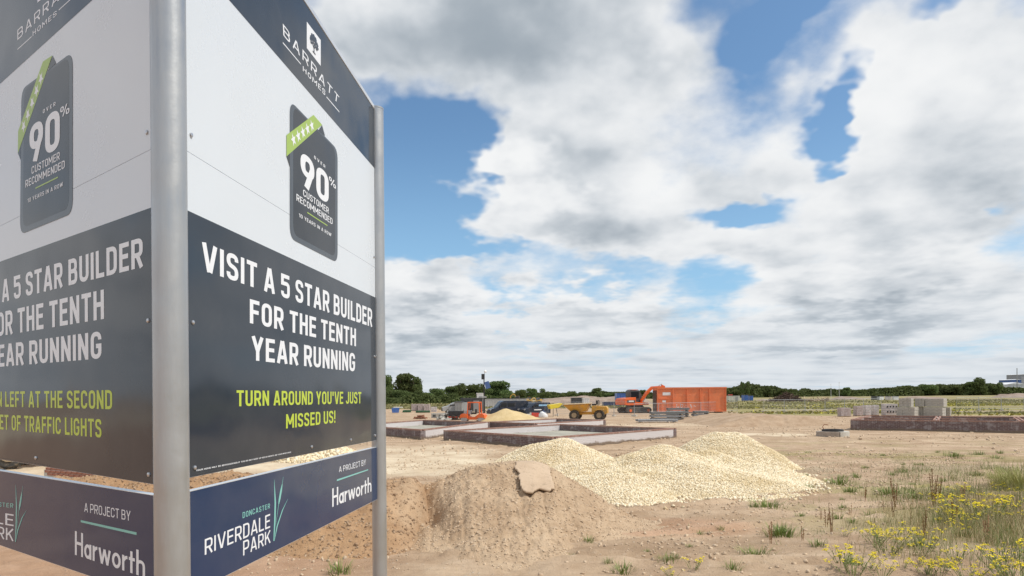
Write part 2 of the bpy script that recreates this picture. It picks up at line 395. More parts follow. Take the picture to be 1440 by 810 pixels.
        a(([(W_*.28, 0), (W_*.72, 1)], False, .8))
    elif c == 'a': a((arcp(W_/2, .30+h*.0, W_/2-h, .30-h, 0, 360, 18), True)); a(([(W_-h, 0), (W_-h, .62)],))
    elif c == 'o': a((arcp(W_/2, .31, W_/2-h, .31-h, 0, 360, 18), True))
    elif c == 'r': a(([(h, 0), (h, .62)],)); a((arcp(W_-h*.3, .36, W_-w*.9, .26-h, 165, 85, 6),))
    elif c == 'w': a(([(h*.8, .62), (W_*.27, 0)],)); a(([(W_*.27, 0), (W_*.5, .60)],)); a(([(W_*.5, .60), (W_*.73, 0)],)); a(([(W_*.73, 0), (W_-h*.8, .62)],))
    elif c == 't': a(([(W_*.42, 0), (W_*.42, .86)],)); a(([(0, .62-h), (W_, .62-h)],))
    elif c == 'h': a(([(h, 0), (h, 1)],)); a((rp([(h, .40), (h+.01, .62-h), (x1, .62-h), (x1, 0)], .2),))
    return W_, S
class Face:
    "one face of the sign: plane through two photo pixels at given distances"
    def __init__(s, p0, d, n): s.p0 = Vector((p0.x, p0.y, 0)); s.d = Vector((d.x, d.y, 0)).normalized(); s.n = n.normalized()
    def uz(s, px, py):
        r = ray(px, py); O = Vector((0, 0, EYE)); t = (s.p0-O).dot(s.n)/r.dot(s.n); q = O+r*t-s.p0
        return (q.dot(s.d), q.z)
    def w(s, u, z, off=0.0): return s.p0+s.d*u+Vector((0, 0, z))+s.n*off
def quad_map(F, q):
    "q = TL,TR,BR,BL photo pixels; returns map (s,t)->(u,z)"
    TL, TR, BR, BL = [Vector(F.uz(*p)) for p in q]
    return lambda s, t: (BL*(1-s)+BR*s)*(1-t)+(TL*(1-s)+TR*s)*t
def text_obj(name, F, body, q, mat, parent, sw=.15, gap=.13, off=.0012, wide=1.0, fm=None, sp=None):
    f = fm or quad_map(F, q)
    items = []; x = 0
    for ch in body:
        g, S = glyph(ch, sw, wide)
        if ch == ' ' and sp: g = sp
        items.append((x, S)); x += g+(gap if ch != ' ' else gap*.3)
    tot = x-gap; mb = MB(); k = 0
    for gx, S in items:
        for j, st in enumerate(S):
            vs, fs = ribbon(st[0], sw*(st[2] if len(st) > 2 else 1), len(st) > 1 and st[1])
            o = off+(j % 4)*.00012
            pts = [f((gx+v.x)/tot, v.y) for v in vs]
            mb.add([F.w(p.x, p.y, o) for p in pts], fs)
    return tag(mb.build(name, mat, parent), kind='stuff')
def poly_obj(name, F, pts, mat, parent, off, px=True, thick=0):
    uv = [F.uz(*p) if px else p for p in pts]; mb = MB(); n = len(uv)
    vs = [F.w(u, z, off) for u, z in uv]; fs = [list(range(n))]
    if thick:
        vs += [F.w(u, z, off-thick) for u, z in uv]; fs += [list(range(n, 2*n))[::-1]]+[[i, n+i, n+(i+1) % n, (i+1) % n] for i in range(n)]
    return mb.add(vs, fs).build(name, mat, parent)

def printed(name, c, rough=.2, spec=.5, wear=True):
    m, nb, b = material(name)
    P = nb.n('ShaderNodeTexCoord').outputs['Object']
    dust = nb.sm(nb.noise(P, 1.3, 6, .65), .35, .8)
    fine = nb.noise(P, 60, 3, .6)
    col = nb.mix(nb.m('MULTIPLY', dust, .06 if wear else 0), c, (.45, .42, .38))
    nb.put(b.inputs['Base Color'], col)
    nb.put(b.inputs['Roughness'], nb.m('ADD', rough, nb.m('ADD', nb.m('MULTIPLY', dust, .10), nb.m('MULTIPLY', fine, .03))))
    b.inputs['Specular IOR Level'].default_value = spec
    bump(nb, b, nb.noise(P, 1.6, 2, .5), .16, .05)      # sheet is not dead flat
    return m
M_WHITE = printed('white printed sheet', (.66, .715, .78), .22)
M_CHAR = printed('charcoal print', (.028, .038, .054), .07, .42)
M_NAVYTOP = printed('slate blue print', (.026, .042, .070), .07, .42)
M_BLUE = printed('navy print', (.010, .034, .10), .07, .42)
M_LET = printed('white lettering', (.80, .83, .88), .3)
M_LIME = printed('lime lettering', (.50, .62, .05), .3)
M_LIMEB = printed('lime ribbon print', (.34, .50, .08), .25)
M_AQUA = printed('aqua print', (.22, .56, .52), .3)
M_BADGE = printed('badge print', (.018, .024, .034), .13, .4)
M_BADGE2 = printed('badge rim print', (.055, .07, .09), .2, .6)
M_ALU = simple('brushed aluminium trim', (.78, .79, .80), .35, .6, .05)
# galvanised steel posts
M_POST, nb_, b_ = material('galvanised post')
P_ = nb_.n('ShaderNodeTexCoord').outputs['Object']
mp = nb_.v('MULTIPLY', P_, (1, 1, .12))
f_ = nb_.noise(mp, 26, 5, .6); g_ = nb_.noise(P_, 6, 5, .6)
nb_.put(b_.inputs['Base Color'], nb_.mix(nb_.m('ADD', nb_.m('MULTIPLY', f_, .5), nb_.m('MULTIPLY', g_, .5)), (.36, .37, .38), (.56, .57, .575)))
nb_.put(b_.inputs['Roughness'], nb_.sm(g_, .3, .7, .30, .50)); b_.inputs['Metallic'].default_value = .72
bump(nb_, b_, nb_.m('ADD', f_, nb_.m('MULTIPLY', nb_.noise(P_, 60, 3, .6), .4)), .12, .01)
sc_ = nb_.sm(nb_.noise(P_, 55, 2, .5), .66, .72)
M_RIVET = simple('steel rivet', (.6, .6, .62), .3, .9, .05)

pr0 = at(266, 560, 2.58); pr1 = at(527.5, 560, 4.82); dR = (pr1-pr0); dR.z = 0; dR.normalize()
FR = Face(pr0, dR, Vector((dR.y, -dR.x, 0)))
pl0 = at(214.5, 560, 2.55); dL = ray(-564, 570); dL.z = 0; dL.normalize()
FL = Face(pl0, dL, Vector((dL.y, -dL.x, 0))*-1)
if FL.n.y > 0: FL.n = -FL.n
if FR.n.x < 0: FR.n = -FR.n
sign = empty('advertising_board', (0, 0, 0), 0, 'tall V shaped advertising board on round galvanised posts, white and charcoal panels over navy strips', 'sign')
apex = Vector((at(240.5, 560, 2.47).x, 2.47, 0))
def post(p, h, r, name='post'):
    mb = MB().tube([(0, 0, -.3), (0, 0, h)], r, 32)
    mb.tube([(0, 0, h+.001), (0, 0, h+.012)], r*1.02, 32)
    o = mb.build(name, M_POST, sign, smooth=True, loc=(p.x, p.y, 0)); return o
def zline(F, a, b):
    (u0, z0), (u1, z1) = F.uz(*a), F.uz(*b)
    return lambda u: z0+(z1-z0)*(u-u0)/(u1-u0)
UR = FR.uz(527.5, 400)[0]; LEN = UR
def face_lines(F, top, band, seam, dark, bot, btop, bbot):
    return [zline(F, *q) for q in (top, band, seam, dark, bot, btop, bbot)]
LR = face_lines(FR, ((527, 151), (430, 0)), ((527, 237), (322, 0)), ((269, 216), (527, 376)), ((266, 297), (527, 418)), ((266, 672), (527, 619.5)), ((266, 691), (528, 629)), ((318, 810), (528, 703.5)))
top0 = LR[0](0)
_lt, _rt = FL.uz(214.5, -77), FR.uz(266, -65)
bandL = zline(FL, (0, 118), (130, 0))
darkL = zline(FL, (0, 368), (215, 291)); seamL = zline(FL, (0, 318), (214, 209))
botL = zline(FL, (0, 646), (214, 681)); btopL = zline(FL, (0, 662), (214, 696)); bbotL = zline(FL, (0, 767), (125, 810))
sl_ = (LR[0](UR)-LR[0](0))/UR
topL = lambda u: bandL(0)+(LR[0](0)-LR[1](0))+((LR[0](UR)-LR[0](0))/UR)*u
LLn = [topL, bandL, seamL, darkL, botL, btopL, bbotL]
def make_face(F, L, u1, navy, stain):
    top, band, seam, dark, bot, btop, bbot = L
    e = .002
    up = poly_obj('board_panel', F, [(0, seam(0)+e/2), (u1, seam(u1)+e/2), (u1, top(u1)), (0, top(0))], M_WHITE, sign, 0, False, .006)
    lo = poly_obj('board_panel', F, [(0, bot(0)), (u1, bot(u1)), (u1, seam(u1)-e/2), (0, seam(0)-e/2)], M_WHITE, sign, 0, False, .006)
    st = poly_obj('strip_panel', F, [(0, bbot(0)), (u1+.004, bbot(u1)), (u1+.004, btop(u1)), (0, btop(0))], M_ALU, sign, 0, False, .03)
    poly_obj('printed_band', F, [(.0, band(0)), (u1, band(u1)), (u1, top(u1)-.022), (0, top(0)-.022)], navy, up, .0006, False)
    poly_obj('edge_trim', F, [(-.001, top(0)-.02), (u1+.002, top(u1)-.02), (u1+.002, top(u1)+.004), (-.001, top(0)+.004)], M_ALU, up, .004, False, .014)
    poly_obj('printed_band', F, [(.0, bot(0)+.001), (u1-.0005, bot(u1)+.001), (u1-.0005, dark(u1)), (0, dark(0))], M_CHAR, lo, .0006, False)
    poly_obj('printed_band', F, [(.001, bbot(0)+.002), (u1+.003, bbot(u1)+.002), (u1+.003, btop(u1)-.002), (.001, btop(0)-.002)], M_BLUE, st, .0006, False)
    rv = []
    for pn, zs in ((lo, [(lambda u: bot(u)+.035)]), (lo, [(lambda u: dark(u)-.42)]), (up, [(lambda u: seam(u)+.07)])):
        for z in zs:
            us = [.03, u1*.5, u1*.77, u1-.03] if pn is lo and zs[0](0) < bot(0)+.1 else [.025, u1-.025]
            for u in us:
                c = F.w(u, z(u), .0012); mb = MB().tube([c, c+F.n*.004, c+F.n*.006], [.009, .008, .003], 10); mb.build('rivet', M_RIVET, pn, smooth=True)
    return up, lo, st
upR, loR, stR = make_face(FR, LR, UR, M_CHAR, 0)
upL, loL, stL = make_face(FL, LLn, LEN, M_NAVYTOP, 0)
post(apex, LR[0](0)+.12, .0585)
pfar = FR.w(UR+.054, 0, .001)
post(pfar, LR[0](UR)-.008, .051)
pl_ = FL.w(LEN+.054, 0, .001)
post(pl_, topL(LEN)-.008, .051)
# ---- lettering, right face
T = lambda *a, **k: text_obj('lettering', *a, **k)
T(FR, 'VISIT A 5 STAR BUILDER', [(283.8, 339.7), (523, 434.7), (523, 459.8), (283.8, 379.8)], M_LET, loR, sw=.165, gap=.12, sp=.22)
T(FR, 'FOR THE TENTH', [(351, 420.4), (500.3, 462.4), (500.3, 487), (351, 454.2)], M_LET, loR, sw=.165, gap=.12, sp=.22)
T(FR, 'YEAR RUNNING', [(353.5, 472.2), (499, 497), (499, 522.5), (353.5, 506.4)], M_LET, loR, sw=.165, gap=.12, sp=.22)
T(FR, "TURN AROUND YOU'VE JUST", [(332.3, 548.8), (507.8, 551.3), (507.8, 567.3), (332.3, 571.4)], M_LIME, loR, sw=.155, gap=.12, sp=.24)
T(FR, 'MISSED US!', [(402, 582.6), (471.3, 577.3), (471.3, 594.4), (402, 602.6)], M_LIME, loR, sw=.155, gap=.12, sp=.24)
SMALL = 'YOUR HOME MAY BE REPOSSESSED IF YOU DO NOT KEEP UP REPAYMENTS ON YOUR MORTGAGE'
T(FR, SMALL, [(275.5, 660.6), (409, 635), (409, 636.6), (275.5, 662.8)], M_LET, loR, sw=.16, gap=.14)
T(FR, SMALL.lower().upper()[:70], [(276, 665.8), (452, 629.5), (452, 630.4), (276, 667.2)], M_BADGE2, loR, sw=.16, gap=.14)
# top band logo
T(FR, 'BARRATT', [(397.3, 33), (476.8, 136), (475.3, 146.3), (398, 49.5)], M_LET, upR, sw=.13, gap=.30, wide=1.35)
T(FR, 'HOMES', [(425.6, 92.5), (457.3, 127.5), (456.8, 134.5), (425.6, 99.5)], M_LET, upR, sw=.15, gap=.28, wide=1.35)
poly_obj('rule_line', FR, [(397.5, 59), (422.7, 89.3), (422.7, 90.8), (397.5, 60.8)], M_LET, upR, .001)
poly_obj('rule_line', FR, [(459, 135.5), (477, 156.8), (477, 158.2), (459, 137)], M_LET, upR, .001)
logo = poly_obj('logo_square', FR, [(431.2, 30.5), (450.8, 56.5), (450.8, 92.8), (431.2, 67.5)], M_LET, upR, .001)
f = quad_map(FR, [(431.2, 30.5), (450.8, 56.5), (450.8, 92.8), (431.2, 67.5)])
mb = MB(); rg = random.Random(3)
def blobp(cx, cy, r, o):
    pts = [f(cx+r*(.75+.5*rg.random())*math.cos(a), cy+r*(.75+.5*rg.random())*math.sin(a)) for a in [2*math.pi*i/11 for i in range(11)]]
    mb.add([FR.w(p.x, p.y, .0018+o*.00006) for p in pts], [list(range(11))])
k = 0
for cx, cy, r in ((.32, .62, .085), (.26, .52, .07), (.38, .72, .085), (.5, .78, .09), (.62, .74, .085), (.72, .63, .085), (.76, .52, .075), (.5, .66, .07), (.6, .6, .06), (.4, .6, .06), (.3, .42, .05), (.68, .43, .06), (.44, .52, .045), (.57, .5, .045)):
    blobp(cx, cy, r, k); k += 1
for st in ([(.5, .16), (.5, .55)], [(.5, .32), (.34, .5)], [(.5, .36), (.68, .52)], [(.40, .17), (.60, .17)]):
    vs, fs = ribbon(st, .045); k += 1
    mb.add([FR.w(f(v.x, v.y).x, f(v.x, v.y).y, .0018+k*.00006) for v in vs], fs)
mb.build('tree_emblem', M_CHAR, logo)
# ---- the badge, in its own 0..1 frame (drawn once per face)
def badge(F, q, panel):
    f = quad_map(F, q); O = lambda o: (lambda pts: [F.w(f(*p).x, f(*p).y, o) for p in pts])
    def pl(name, pts, mat, off): return MB().add(O(off)(pts), [list(range(len(pts)))]).build(name, mat, panel)
    oc = rp([(0, 0), (1, 0), (1, 1), (0, 1)], .11, True, 6)
    # convert x radius to look round
    body = pl('badge_rim', [(x, y) for x, y in rp([(0, 0), (1, 0), (1, 1), (0, 1)], .10, True, 6)], M_BADGE2, .0015)
    pl('badge_fold', [(.69, .985), (.93, .985), (.985, .945)], M_BADGE, .0010) if False else None
    pl('badge_plate', rp([(.06, .04), (.94, .04), (.94, .985), (.06, .985)], .085, True, 6), M_BADGE, .0017)
    # ribbon runs from the left edge up to the top edge
    rib = [(-.06, .572), (-.06, .725), (.451, 1.078), (.633, 1.072)]
    pl('ribbon_fold', [(-.06, .575), (.0, .515), (.0, .63)], M_BADGE, .0019)
    pl('ribbon_fold', [(.633, 1.07), (.70, 1.005), (.55, .99)], M_BADGE, .0019)
    rb = pl('ribbon', rib, M_LIMEB, .0021)
    mbs = MB()
    for i in range(5):
        cx = .062+i*.088; cy = .735+i*.0605; pts = []
        for k in range(10):
            r = .050 if k % 2 == 0 else .021
            a = math.pi/2+k*math.pi/5
            pts.append((cx+r*math.cos(a+.6), cy+r*.95*math.sin(a+.6)))
        mbs.add(O(.0025)([(cx, cy)]+pts), [[0, k+1, (k+1) % 10+1] for k in range(10)])
    mbs.build('star_row', M_LET, panel)
    def tx(body, x0, x1, y0, y1, mat, **k):
        text_obj('lettering', F, body, None, mat, panel, off=.0025, fm=lambda s, t: f(x0+(x1-x0)*s, y0+(y1-y0)*t), **k)
    tx('OVER', .46, .70, .735, .76, M_LET, sw=.16, gap=.42)
    tx('90', .19, .78, .45, .705, M_LET, sw=.18, gap=.08)
    tx('%', .79, .95, .635, .70, M_LET, sw=.15)
    tx('CUSTOMER', .24, .78, .375, .425, M_LET, sw=.135, gap=.13)
    tx('RECOMMENDED', .115, .87, .305, .355, M_LET, sw=.135, gap=.13)
    pl('rule_line', [(.32, .263), (.75, .263), (.75, .272), (.32, .272)], M_LIMEB, .0025)
    tx('10 YEARS IN A ROW', .16, .84, .195, .222, M_LET, sw=.14, gap=.16, sp=.3)
badge(FR, [(407.3, 141), (474.5, 210.5), (474.5, 369.5), (407.3, 335)], upR)
badge(FL, [(30.5, 126), (102.5, 73), (102.5, 300), (28.5, 330)], upL)
# ---- left face
def TL(body, w, tr, br, mat, **k):
    "same printed width as on the right face, right end at the given pixels"
    (u1, zt), (u1b, zb) = FL.uz(*tr), FL.uz(*br); zm = (zt+zb)/2
    k1 = (darkL(1)-darkL(0)); k2 = (botL(1)-botL(0)); q = (zm-botL(0))/(darkL(0)-botL(0)); sl = k2+(k1-k2)*q
    T(FL, body, None, mat, loL, fm=lambda s, t: Vector((u1+w*(1-s), zb+(zt-zb)*t+sl*w*(1-s))), **k)
_fr = lambda a, b: (FR.uz(b, 480)[0]-FR.uz(a, 480)[0]); _fl = lambda a, b: (FL.uz(a, 480)[0]-FL.uz(b, 480)[0])
K1 = _fl(21, 201)/_fr(397.5, 523); K2 = _fl(70.5, 146.5)/_fr(452.5, 500.3); print('left/right print ratio', K1, K2)
K = (K1+K2)/2
TL('VISIT A 5 STAR BUILDER', 2.147*K1*.975, (201, 333.5), (201, 375.5), M_LET, sw=.165, gap=.12, sp=.22)
TL('FOR THE TENTH', 1.423*K*.985, (146.5, 407), (146.5, 448.5), M_LET, sw=.165, gap=.12, sp=.22)
TL('YEAR RUNNING', 1.389*K, (143, 465.5), (143, 504), M_LET, sw=.165, gap=.12, sp=.22)
TL('TURN LEFT AT THE SECOND', 1.60*K, (158, 548.5), (158, 575.5), M_LIME, sw=.155, gap=.12, sp=.24)
TL('SET OF TRAFFIC LIGHTS', 1.30*K, (143, 589.5), (143, 615.5), M_LIME, sw=.155, gap=.12, sp=.24)
T(FL, SMALL[:60], [(-90, 629), (71, 654.4), (71, 656), (-90, 630.4)], M_BADGE2, loL, sw=.16, gap=.14)
T(FL, 'BARRATT', [(25, 42.5), (110, -40), (110, -25), (25, 57)], M_LET, upL, sw=.13, gap=.30, wide=1.35)
T(FL, 'HOMES', [(46.5, 44), (80, 14.5), (80, 21.5), (46.5, 51.5)], M_LET, upL, sw=.15, gap=.28, wide=1.35)
poly_obj('rule_line', FL, [(25, 69), (45, 50.7), (45, 52), (25, 70.4)], M_LET, upL, .001)
poly_obj('rule_line', FL, [(83, 13.6), (100, -2), (100, -.5), (83, 15)], M_LET, upL, .001)
logoL = poly_obj('logo_square', FL, [(53, -33), (74, -53), (74, -14), (53, 4)], M_LET, upL, .001)
# strips below
def strip(F, st, qs):
    T(F, 'A PROJECT BY', qs['ap'], M_LET, st, sw=.105, gap=.13, sp=.2)
    poly_obj('rule_line', F, qs['rule'], M_AQUA, st, .0012)
    T(F, 'Harworth', qs['har'], M_LET, st, sw=.125, gap=.075)
    T(F, 'DONCASTER', qs['don'], M_AQUA, st, sw=.13, gap=.2)
    T(F, 'RIVERDALE', qs['riv'], M_LET, st, sw=.12, gap=.13, wide=1.05)
    T(F, 'PARK', qs['park'], M_LET, st, sw=.12, gap=.13, wide=1.05)
    f = quad_map(F, qs['reed']); mb = MB(); k = 0
    for pts, ws in (([(.06, 1), (.13, .62), (.10, .3), (.03, .0)], [.012, .10, .10, .05]), ([(.68, 1), (.60, .88), (.60, .87)], [.012, .03, .03]),
                    ([(.60, .88), (.52, .78), (.42, .65), (.36, .57)], [.05, .13, .13, .05]), ([(.36, .58), (.22, .35), (.18, .25)], [.03, .02, .01]),
                    ([(1.0, .60), (.62, .45), (.25, .22), (.06, .0)], [.01, .07, .08, .02])):
        vs = []; n = len(pts)
        for i, (x, y) in enumerate(pts): vs += [(x-ws[i]/2, y), (x+ws[i]/2, y)]
        fs = [[2*i, 2*i+1, 2*i+3, 2*i+2] for i in range(n-1)]; k += 1
        mb.add([F.w(f(*p).x, f(*p).y, .0012+k*.0001) for p in vs], fs)
    mb.build('reed_emblem', M_AQUA, st)
strip(FR, stR, dict(ap=[(476.5, 656.5), (514.2, 645.8), (514.2, 653.8), (476.5, 664.2)], rule=[(473.5, 674.3), (517.5, 659.8), (517.5, 661.2), (473.5, 676.6)],
    har=[(467, 687), (522, 670), (522, 691), (467, 713)], don=[(340.8, 720.6), (379.2, 707.8), (379.2, 714.5), (340.8, 728.8)],
    riv=[(287.5, 758.5), (379.5, 722.5), (379.5, 741.8), (287.5, 780.5)], park=[(341.5, 761), (380, 745.3), (380, 763), (341.5, 781.5)],
    reed=[(384, 675), (404.3, 668), (404.3, 752), (384, 761)]))
strip(FL, stL, dict(ap=[(119, 707), (184, 718.5), (184, 732.5), (119, 719.5)], rule=[(114, 731.3), (192.5, 748.5), (192.5, 752.3), (114, 734.3)],
    har=[(105.8, 746.5), (204.5, 776), (204.5, 812), (105.8, 780)], don=[(-28, 703.5), (19, 708), (19, 714), (-28, 710)],
    riv=[(-88, 707), (19.5, 723.5), (19.5, 740), (-88, 722)], park=[(-27, 735.5), (19.5, 744), (19.5, 761), (-27, 751.5)],
    reed=[(21.5, 681), (38, 684), (38, 767), (21.5, 762)]))
# ---------------------------------------------------------------- ground
def gz(X, Y):
    "height of the bare ground"
    X = np.asarray(X, float); Y = np.asarray(Y, float)
    d = np.hypot(X, Y); near = 1-sstep(d, 26, 60)
    h = .09*(fbm(X/3.1, Y/2.2, 4, 11)-.5)+.07*(fbm(X/.6, Y/.5, 4, 23)-.5)*near*(.4+1.2*sstep(fbm(X/2.2, Y/1.8, 3, 27), .4, .6))+.03*(fbm(X/.14, Y/.12, 2, 31)-.5)*near
    # wheel ruts crossing the site
    for c, w, a, s in ((28.5, .22, .08, .10), (30.4, .22, .08, .10), (24.0, .18, .08, -.12), (25.7, .18, .08, -.12), (10.4, .14, .05, .36), (12.0, .14, .05, .36), (9.6, .12, .05, -.10)):
        t = Y-c-s*X-.5*np.sin(X/4.0+c)
        h = h-a*np.exp(-(t/w)**2)*near*(X > -1)+a*.7*np.exp(-((np.abs(t)-w*1.8)/(w*.8))**2)*near*(X > -1)
    far = sstep(d, 75, 200)
    h = h+far*.8*(fbm(X/35, Y/22, 3, 41)-.5)
    return h-.0
def axis(lo, hi, step, out_lo, out_hi, n_lo, n_hi):
    core = np.arange(lo, hi+step/2, step)
    def ext(L, n):
        k = np.linspace(0, 1, n+1)[1:]; return step*n*k+(L-step*n)*k**3.2
    return np.concatenate([(lo-ext(lo-out_lo, n_lo))[::-1], core, hi+ext(out_hi-hi, n_hi)])
gx = axis(-7, 13, .06, -4200, 4200, 110, 110); gy = axis(7.5, 27, .06, -600, 6000, 40, 230)
GX, GY = np.meshgrid(gx, gy)
GZ = gz(GX, GY)
me = gridmesh('ground', GX, GY, GZ)
def gzm(X, Y):
    "height of the ground mesh itself (far out its cells are wide)"
    X = np.asarray(X, float); Y = np.asarray(Y, float)
    i = np.clip(np.searchsorted(gx, X)-1, 0, len(gx)-2); j = np.clip(np.searchsorted(gy, Y)-1, 0, len(gy)-2)
    u = (X-gx[i])/(gx[i+1]-gx[i]); v = (Y-gy[j])/(gy[j+1]-gy[j])
    return (GZ[j, i]*(1-u)+GZ[j, i+1]*u)*(1-v)+(GZ[j+1, i]*(1-u)+GZ[j+1, i+1]*u)*v
nvert = GX.size
Xf, Yf = GX.ravel(), GY.ravel()
wob = (fbm(Xf/4, Yf/3, 4, 51)-.5)
cream = sstep(Yf+wob*5, 18, 20.5)*(1-sstep(Yf+wob*5, 27, 31))*(1-sstep(Xf+wob*3+(Yf-22)*.25, -.6, 1.2))*(1-.35*sstep(fbm(Xf/1.5, Yf/.9, 3, 61), .45, .7))
cream = np.maximum(cream, .9*sstep(1-(((Xf-14)/1.9)**2+((Yf-37)/1.6)**2)+wob, 0, .5))
cream = np.maximum(cream, .5*sstep(1-(((Xf-8)/14)**2+((Yf-50)/3.2)**2)+wob, 0, .6))
edge = (Yf-(68-(Xf-24)*.25))          # the wild ground begins behind the plots
green = sstep(edge+wob*14, 0, 7)*sstep(Xf+wob*8-(Yf-70)*.18, 22, 27)
green = np.maximum(green, sstep(Yf+wob*30, 118, 135)*sstep(fbm(Xf/30, Yf/16, 3, 71), .42, .58))
green = np.maximum(green, .55*sstep(fbm(Xf/1.1, Yf/.9, 4, 81)+.12*sstep(Xf-.30*Yf, 0, 4), .60, .72)*sstep(Xf-.33*Yf, -.5, 2.2)*(1-sstep(Yf, 24, 36)))
green = np.where(Yf > 600, .8, green)
road = sstep(1-np.abs(Yf-150-wob*10)/9, 0, .4)*(Xf > 30)
red = np.clip(sstep(1-((Xf-2.7)/1.5)**2-((Yf-11.3)/.9)**2+wob*1.5, -.1, .7)+sstep(-Xf-1.0+wob, 0, 2)*(1-sstep(Yf, 15, 19)), 0, 1)
ca = me.color_attributes.new('zone', 'FLOAT_COLOR', 'POINT')
ca.data.foreach_set('color', np.stack([cream, green, red, road], -1).astype(np.float32).ravel())
m, b_, p_ = material('sandy site ground'); M_GROUND = m
P = b_.n('ShaderNodeTexCoord').outputs['Object']
za = b_.n('ShaderNodeAttribute', attribute_name='zone'); zs = b_.n('ShaderNodeSeparateColor'); b_.put(zs.inputs[0], za.outputs['Color'])
big = b_.noise(P, .09, 6, .6); mid = b_.noise(P, .8, 8, .65); fine = b_.noise(P, 9, 6, .7)
stre = b_.noise(b_.v('MULTIPLY', P, (.12, .8, 1)), 1.0, 7, .65)
col = b_.mix(b_.sm(mid, .32, .68), (.35, .237, .152), (.545, .41, .285))
col = b_.mix(b_.m('MULTIPLY', b_.sm(stre, .44, .68), .75), col, (.285, .19, .118))
col = b_.mix(b_.m('MULTIPLY', b_.sm(big, .42, .66), .30), col, (.48, .36, .24))
col = b_.mix(b_.m('MULTIPLY', b_.sm(fine, .55, .74), .42), col, (.60, .49, .38))
col = b_.mix(b_.m('MULTIPLY', b_.sm(fine, .44, .26), .5), col, (.22, .145, .10))
vor = b_.n('ShaderNodeTexVoronoi', feature='F1'); b_.put(vor.inputs['Vector'], P); vor.inputs['Scale'].default_value = 11; vor.inputs['Randomness'].default_value = 1
peb = b_.m('MULTIPLY', b_.sm(vor.outputs['Distance'], .20, .12), b_.sm(b_.noise(P, 1.1, 4, .6), .5, .64))
col = b_.mix(b_.m('MULTIPLY', peb, .6), col, (.58, .52, .43))
crm = b_.mix(b_.sm(mid, .3, .7), (.58, .46, .32), (.72, .62, .46))
col = b_.mix(b_.m('MULTIPLY', zs.outputs[0], .85), col, crm)
rd = b_.mix(b_.sm(mid, .3, .7), (.34, .19, .11), (.48, .29, .19))
col = b_.mix(b_.m('MULTIPLY', zs.outputs[2], .6), col, rd)
gcol = b_.mix(b_.sm(b_.noise(b_.v('MULTIPLY', P, (.35, 1, 1)), .16, 8, .7), .40, .62), (.24, .225, .08), (.29, .235, .13))
gcol = b_.mix(b_.m('MULTIPLY', b_.sm(b_.noise(b_.v('MULTIPLY', P, (.3, 1, 1)), .35, 6, .7), .54, .62), .55), gcol, (.38, .34, .08))
gcol = b_.mix(b_.m('MULTIPLY', b_.sm(b_.noise(b_.v('MULTIPLY', P, (.25, 1, 1)), .07, 5, .6), .52, .62), .7), gcol, (.34, .28, .22))
col = b_.mix(b_.m('MULTIPLY', zs.outputs[1], .92), col, gcol)
b_.put(p_.inputs['Base Color'], col); p_.inputs['Roughness'].default_value = .95; p_.inputs['Specular IOR Level'].default_value = .2
hh = b_.m('ADD', b_.m('MULTIPLY', fine, .8), b_.m('ADD', b_.m('MULTIPLY', peb, .5), b_.m('MULTIPLY', b_.noise(P, 40, 4, .7), .35)))
bump(b_, p_, hh, .8, .05)
tag(link('ground', me, M_GROUND), kind='structure')

def soil(name, lo, hi, spot, sc=1.0, bs=.6):
    m, b_, p_ = material(name)
    P = b_.n('ShaderNodeTexCoord').outputs['Object']
    a = b_.noise(P, 1.4*sc, 8, .68); c = b_.noise(P, 11*sc, 6, .7); d = b_.noise(P, 38*sc, 4, .7)
    col = b_.mix(b_.sm(a, .3, .7), lo, hi)
    col = b_.mix(b_.m('MULTIPLY', b_.sm(c, .46, .3), .55), col, tuple(x*.55 for x in lo))
    col = b_.mix(b_.m('MULTIPLY', b_.sm(c, .58, .74), .45), col, spot)
    b_.put(p_.inputs['Base Color'], col); p_.inputs['Roughness'].default_value = .95; p_.inputs['Specular IOR Level'].default_value = .2
    bump(b_, p_, b_.m('ADD', c, b_.m('MULTIPLY', d, .5)), bs, .05)
    return m
M_MOUND = soil('dry tan subsoil', (.39, .27, .172), (.54, .405, .275), (.62, .49, .35))
def browner(m):      # the same spoil turns browner west of the mound
    b_ = NB(m.node_tree); p = [n for n in m.node_tree.nodes if n.type == 'BSDF_PRINCIPLED'][0]; src = p.inputs['Base Color'].links[0].from_socket
    P = b_.n('ShaderNodeTexCoord').outputs['Object']; sx_ = b_.n('ShaderNodeSeparateXYZ'); b_.put(sx_.inputs[0], P)
    f = b_.m('ADD', sx_.outputs[0], b_.m('MULTIPLY', b_.m('SUBTRACT', b_.noise(P, 1.3, 6, .65), .5), 2.6))
    b_.put(p.inputs['Base Color'], b_.mix(b_.sm(f, -.7, -2.3), src, b_.mix(1.0, src, (.85, .72, .60), 'MULTIPLY')))
browner(M_MOUND); M_BANK = M_MOUND
M_CLOD = soil('dry clods', (.50, .375, .26), (.62, .48, .345), (.66, .55, .42), 2, .3)
M_CLODR = soil('reddish clods', (.37, .23, .14), (.50, .36, .24), (.55, .42, .3), 2)
def pip(px, py, poly):
    ins = np.zeros(np.shape(px), bool); n = len(poly)
    for i in range(n):
        x1, y1 = poly[i]; x2, y2 = poly[(i+1) % n]
        c = ((y1 > py) != (y2 > py)) & (px < (x2-x1)*(py-y1)/(y2-y1+1e-12)+x1); ins ^= c
    return ins
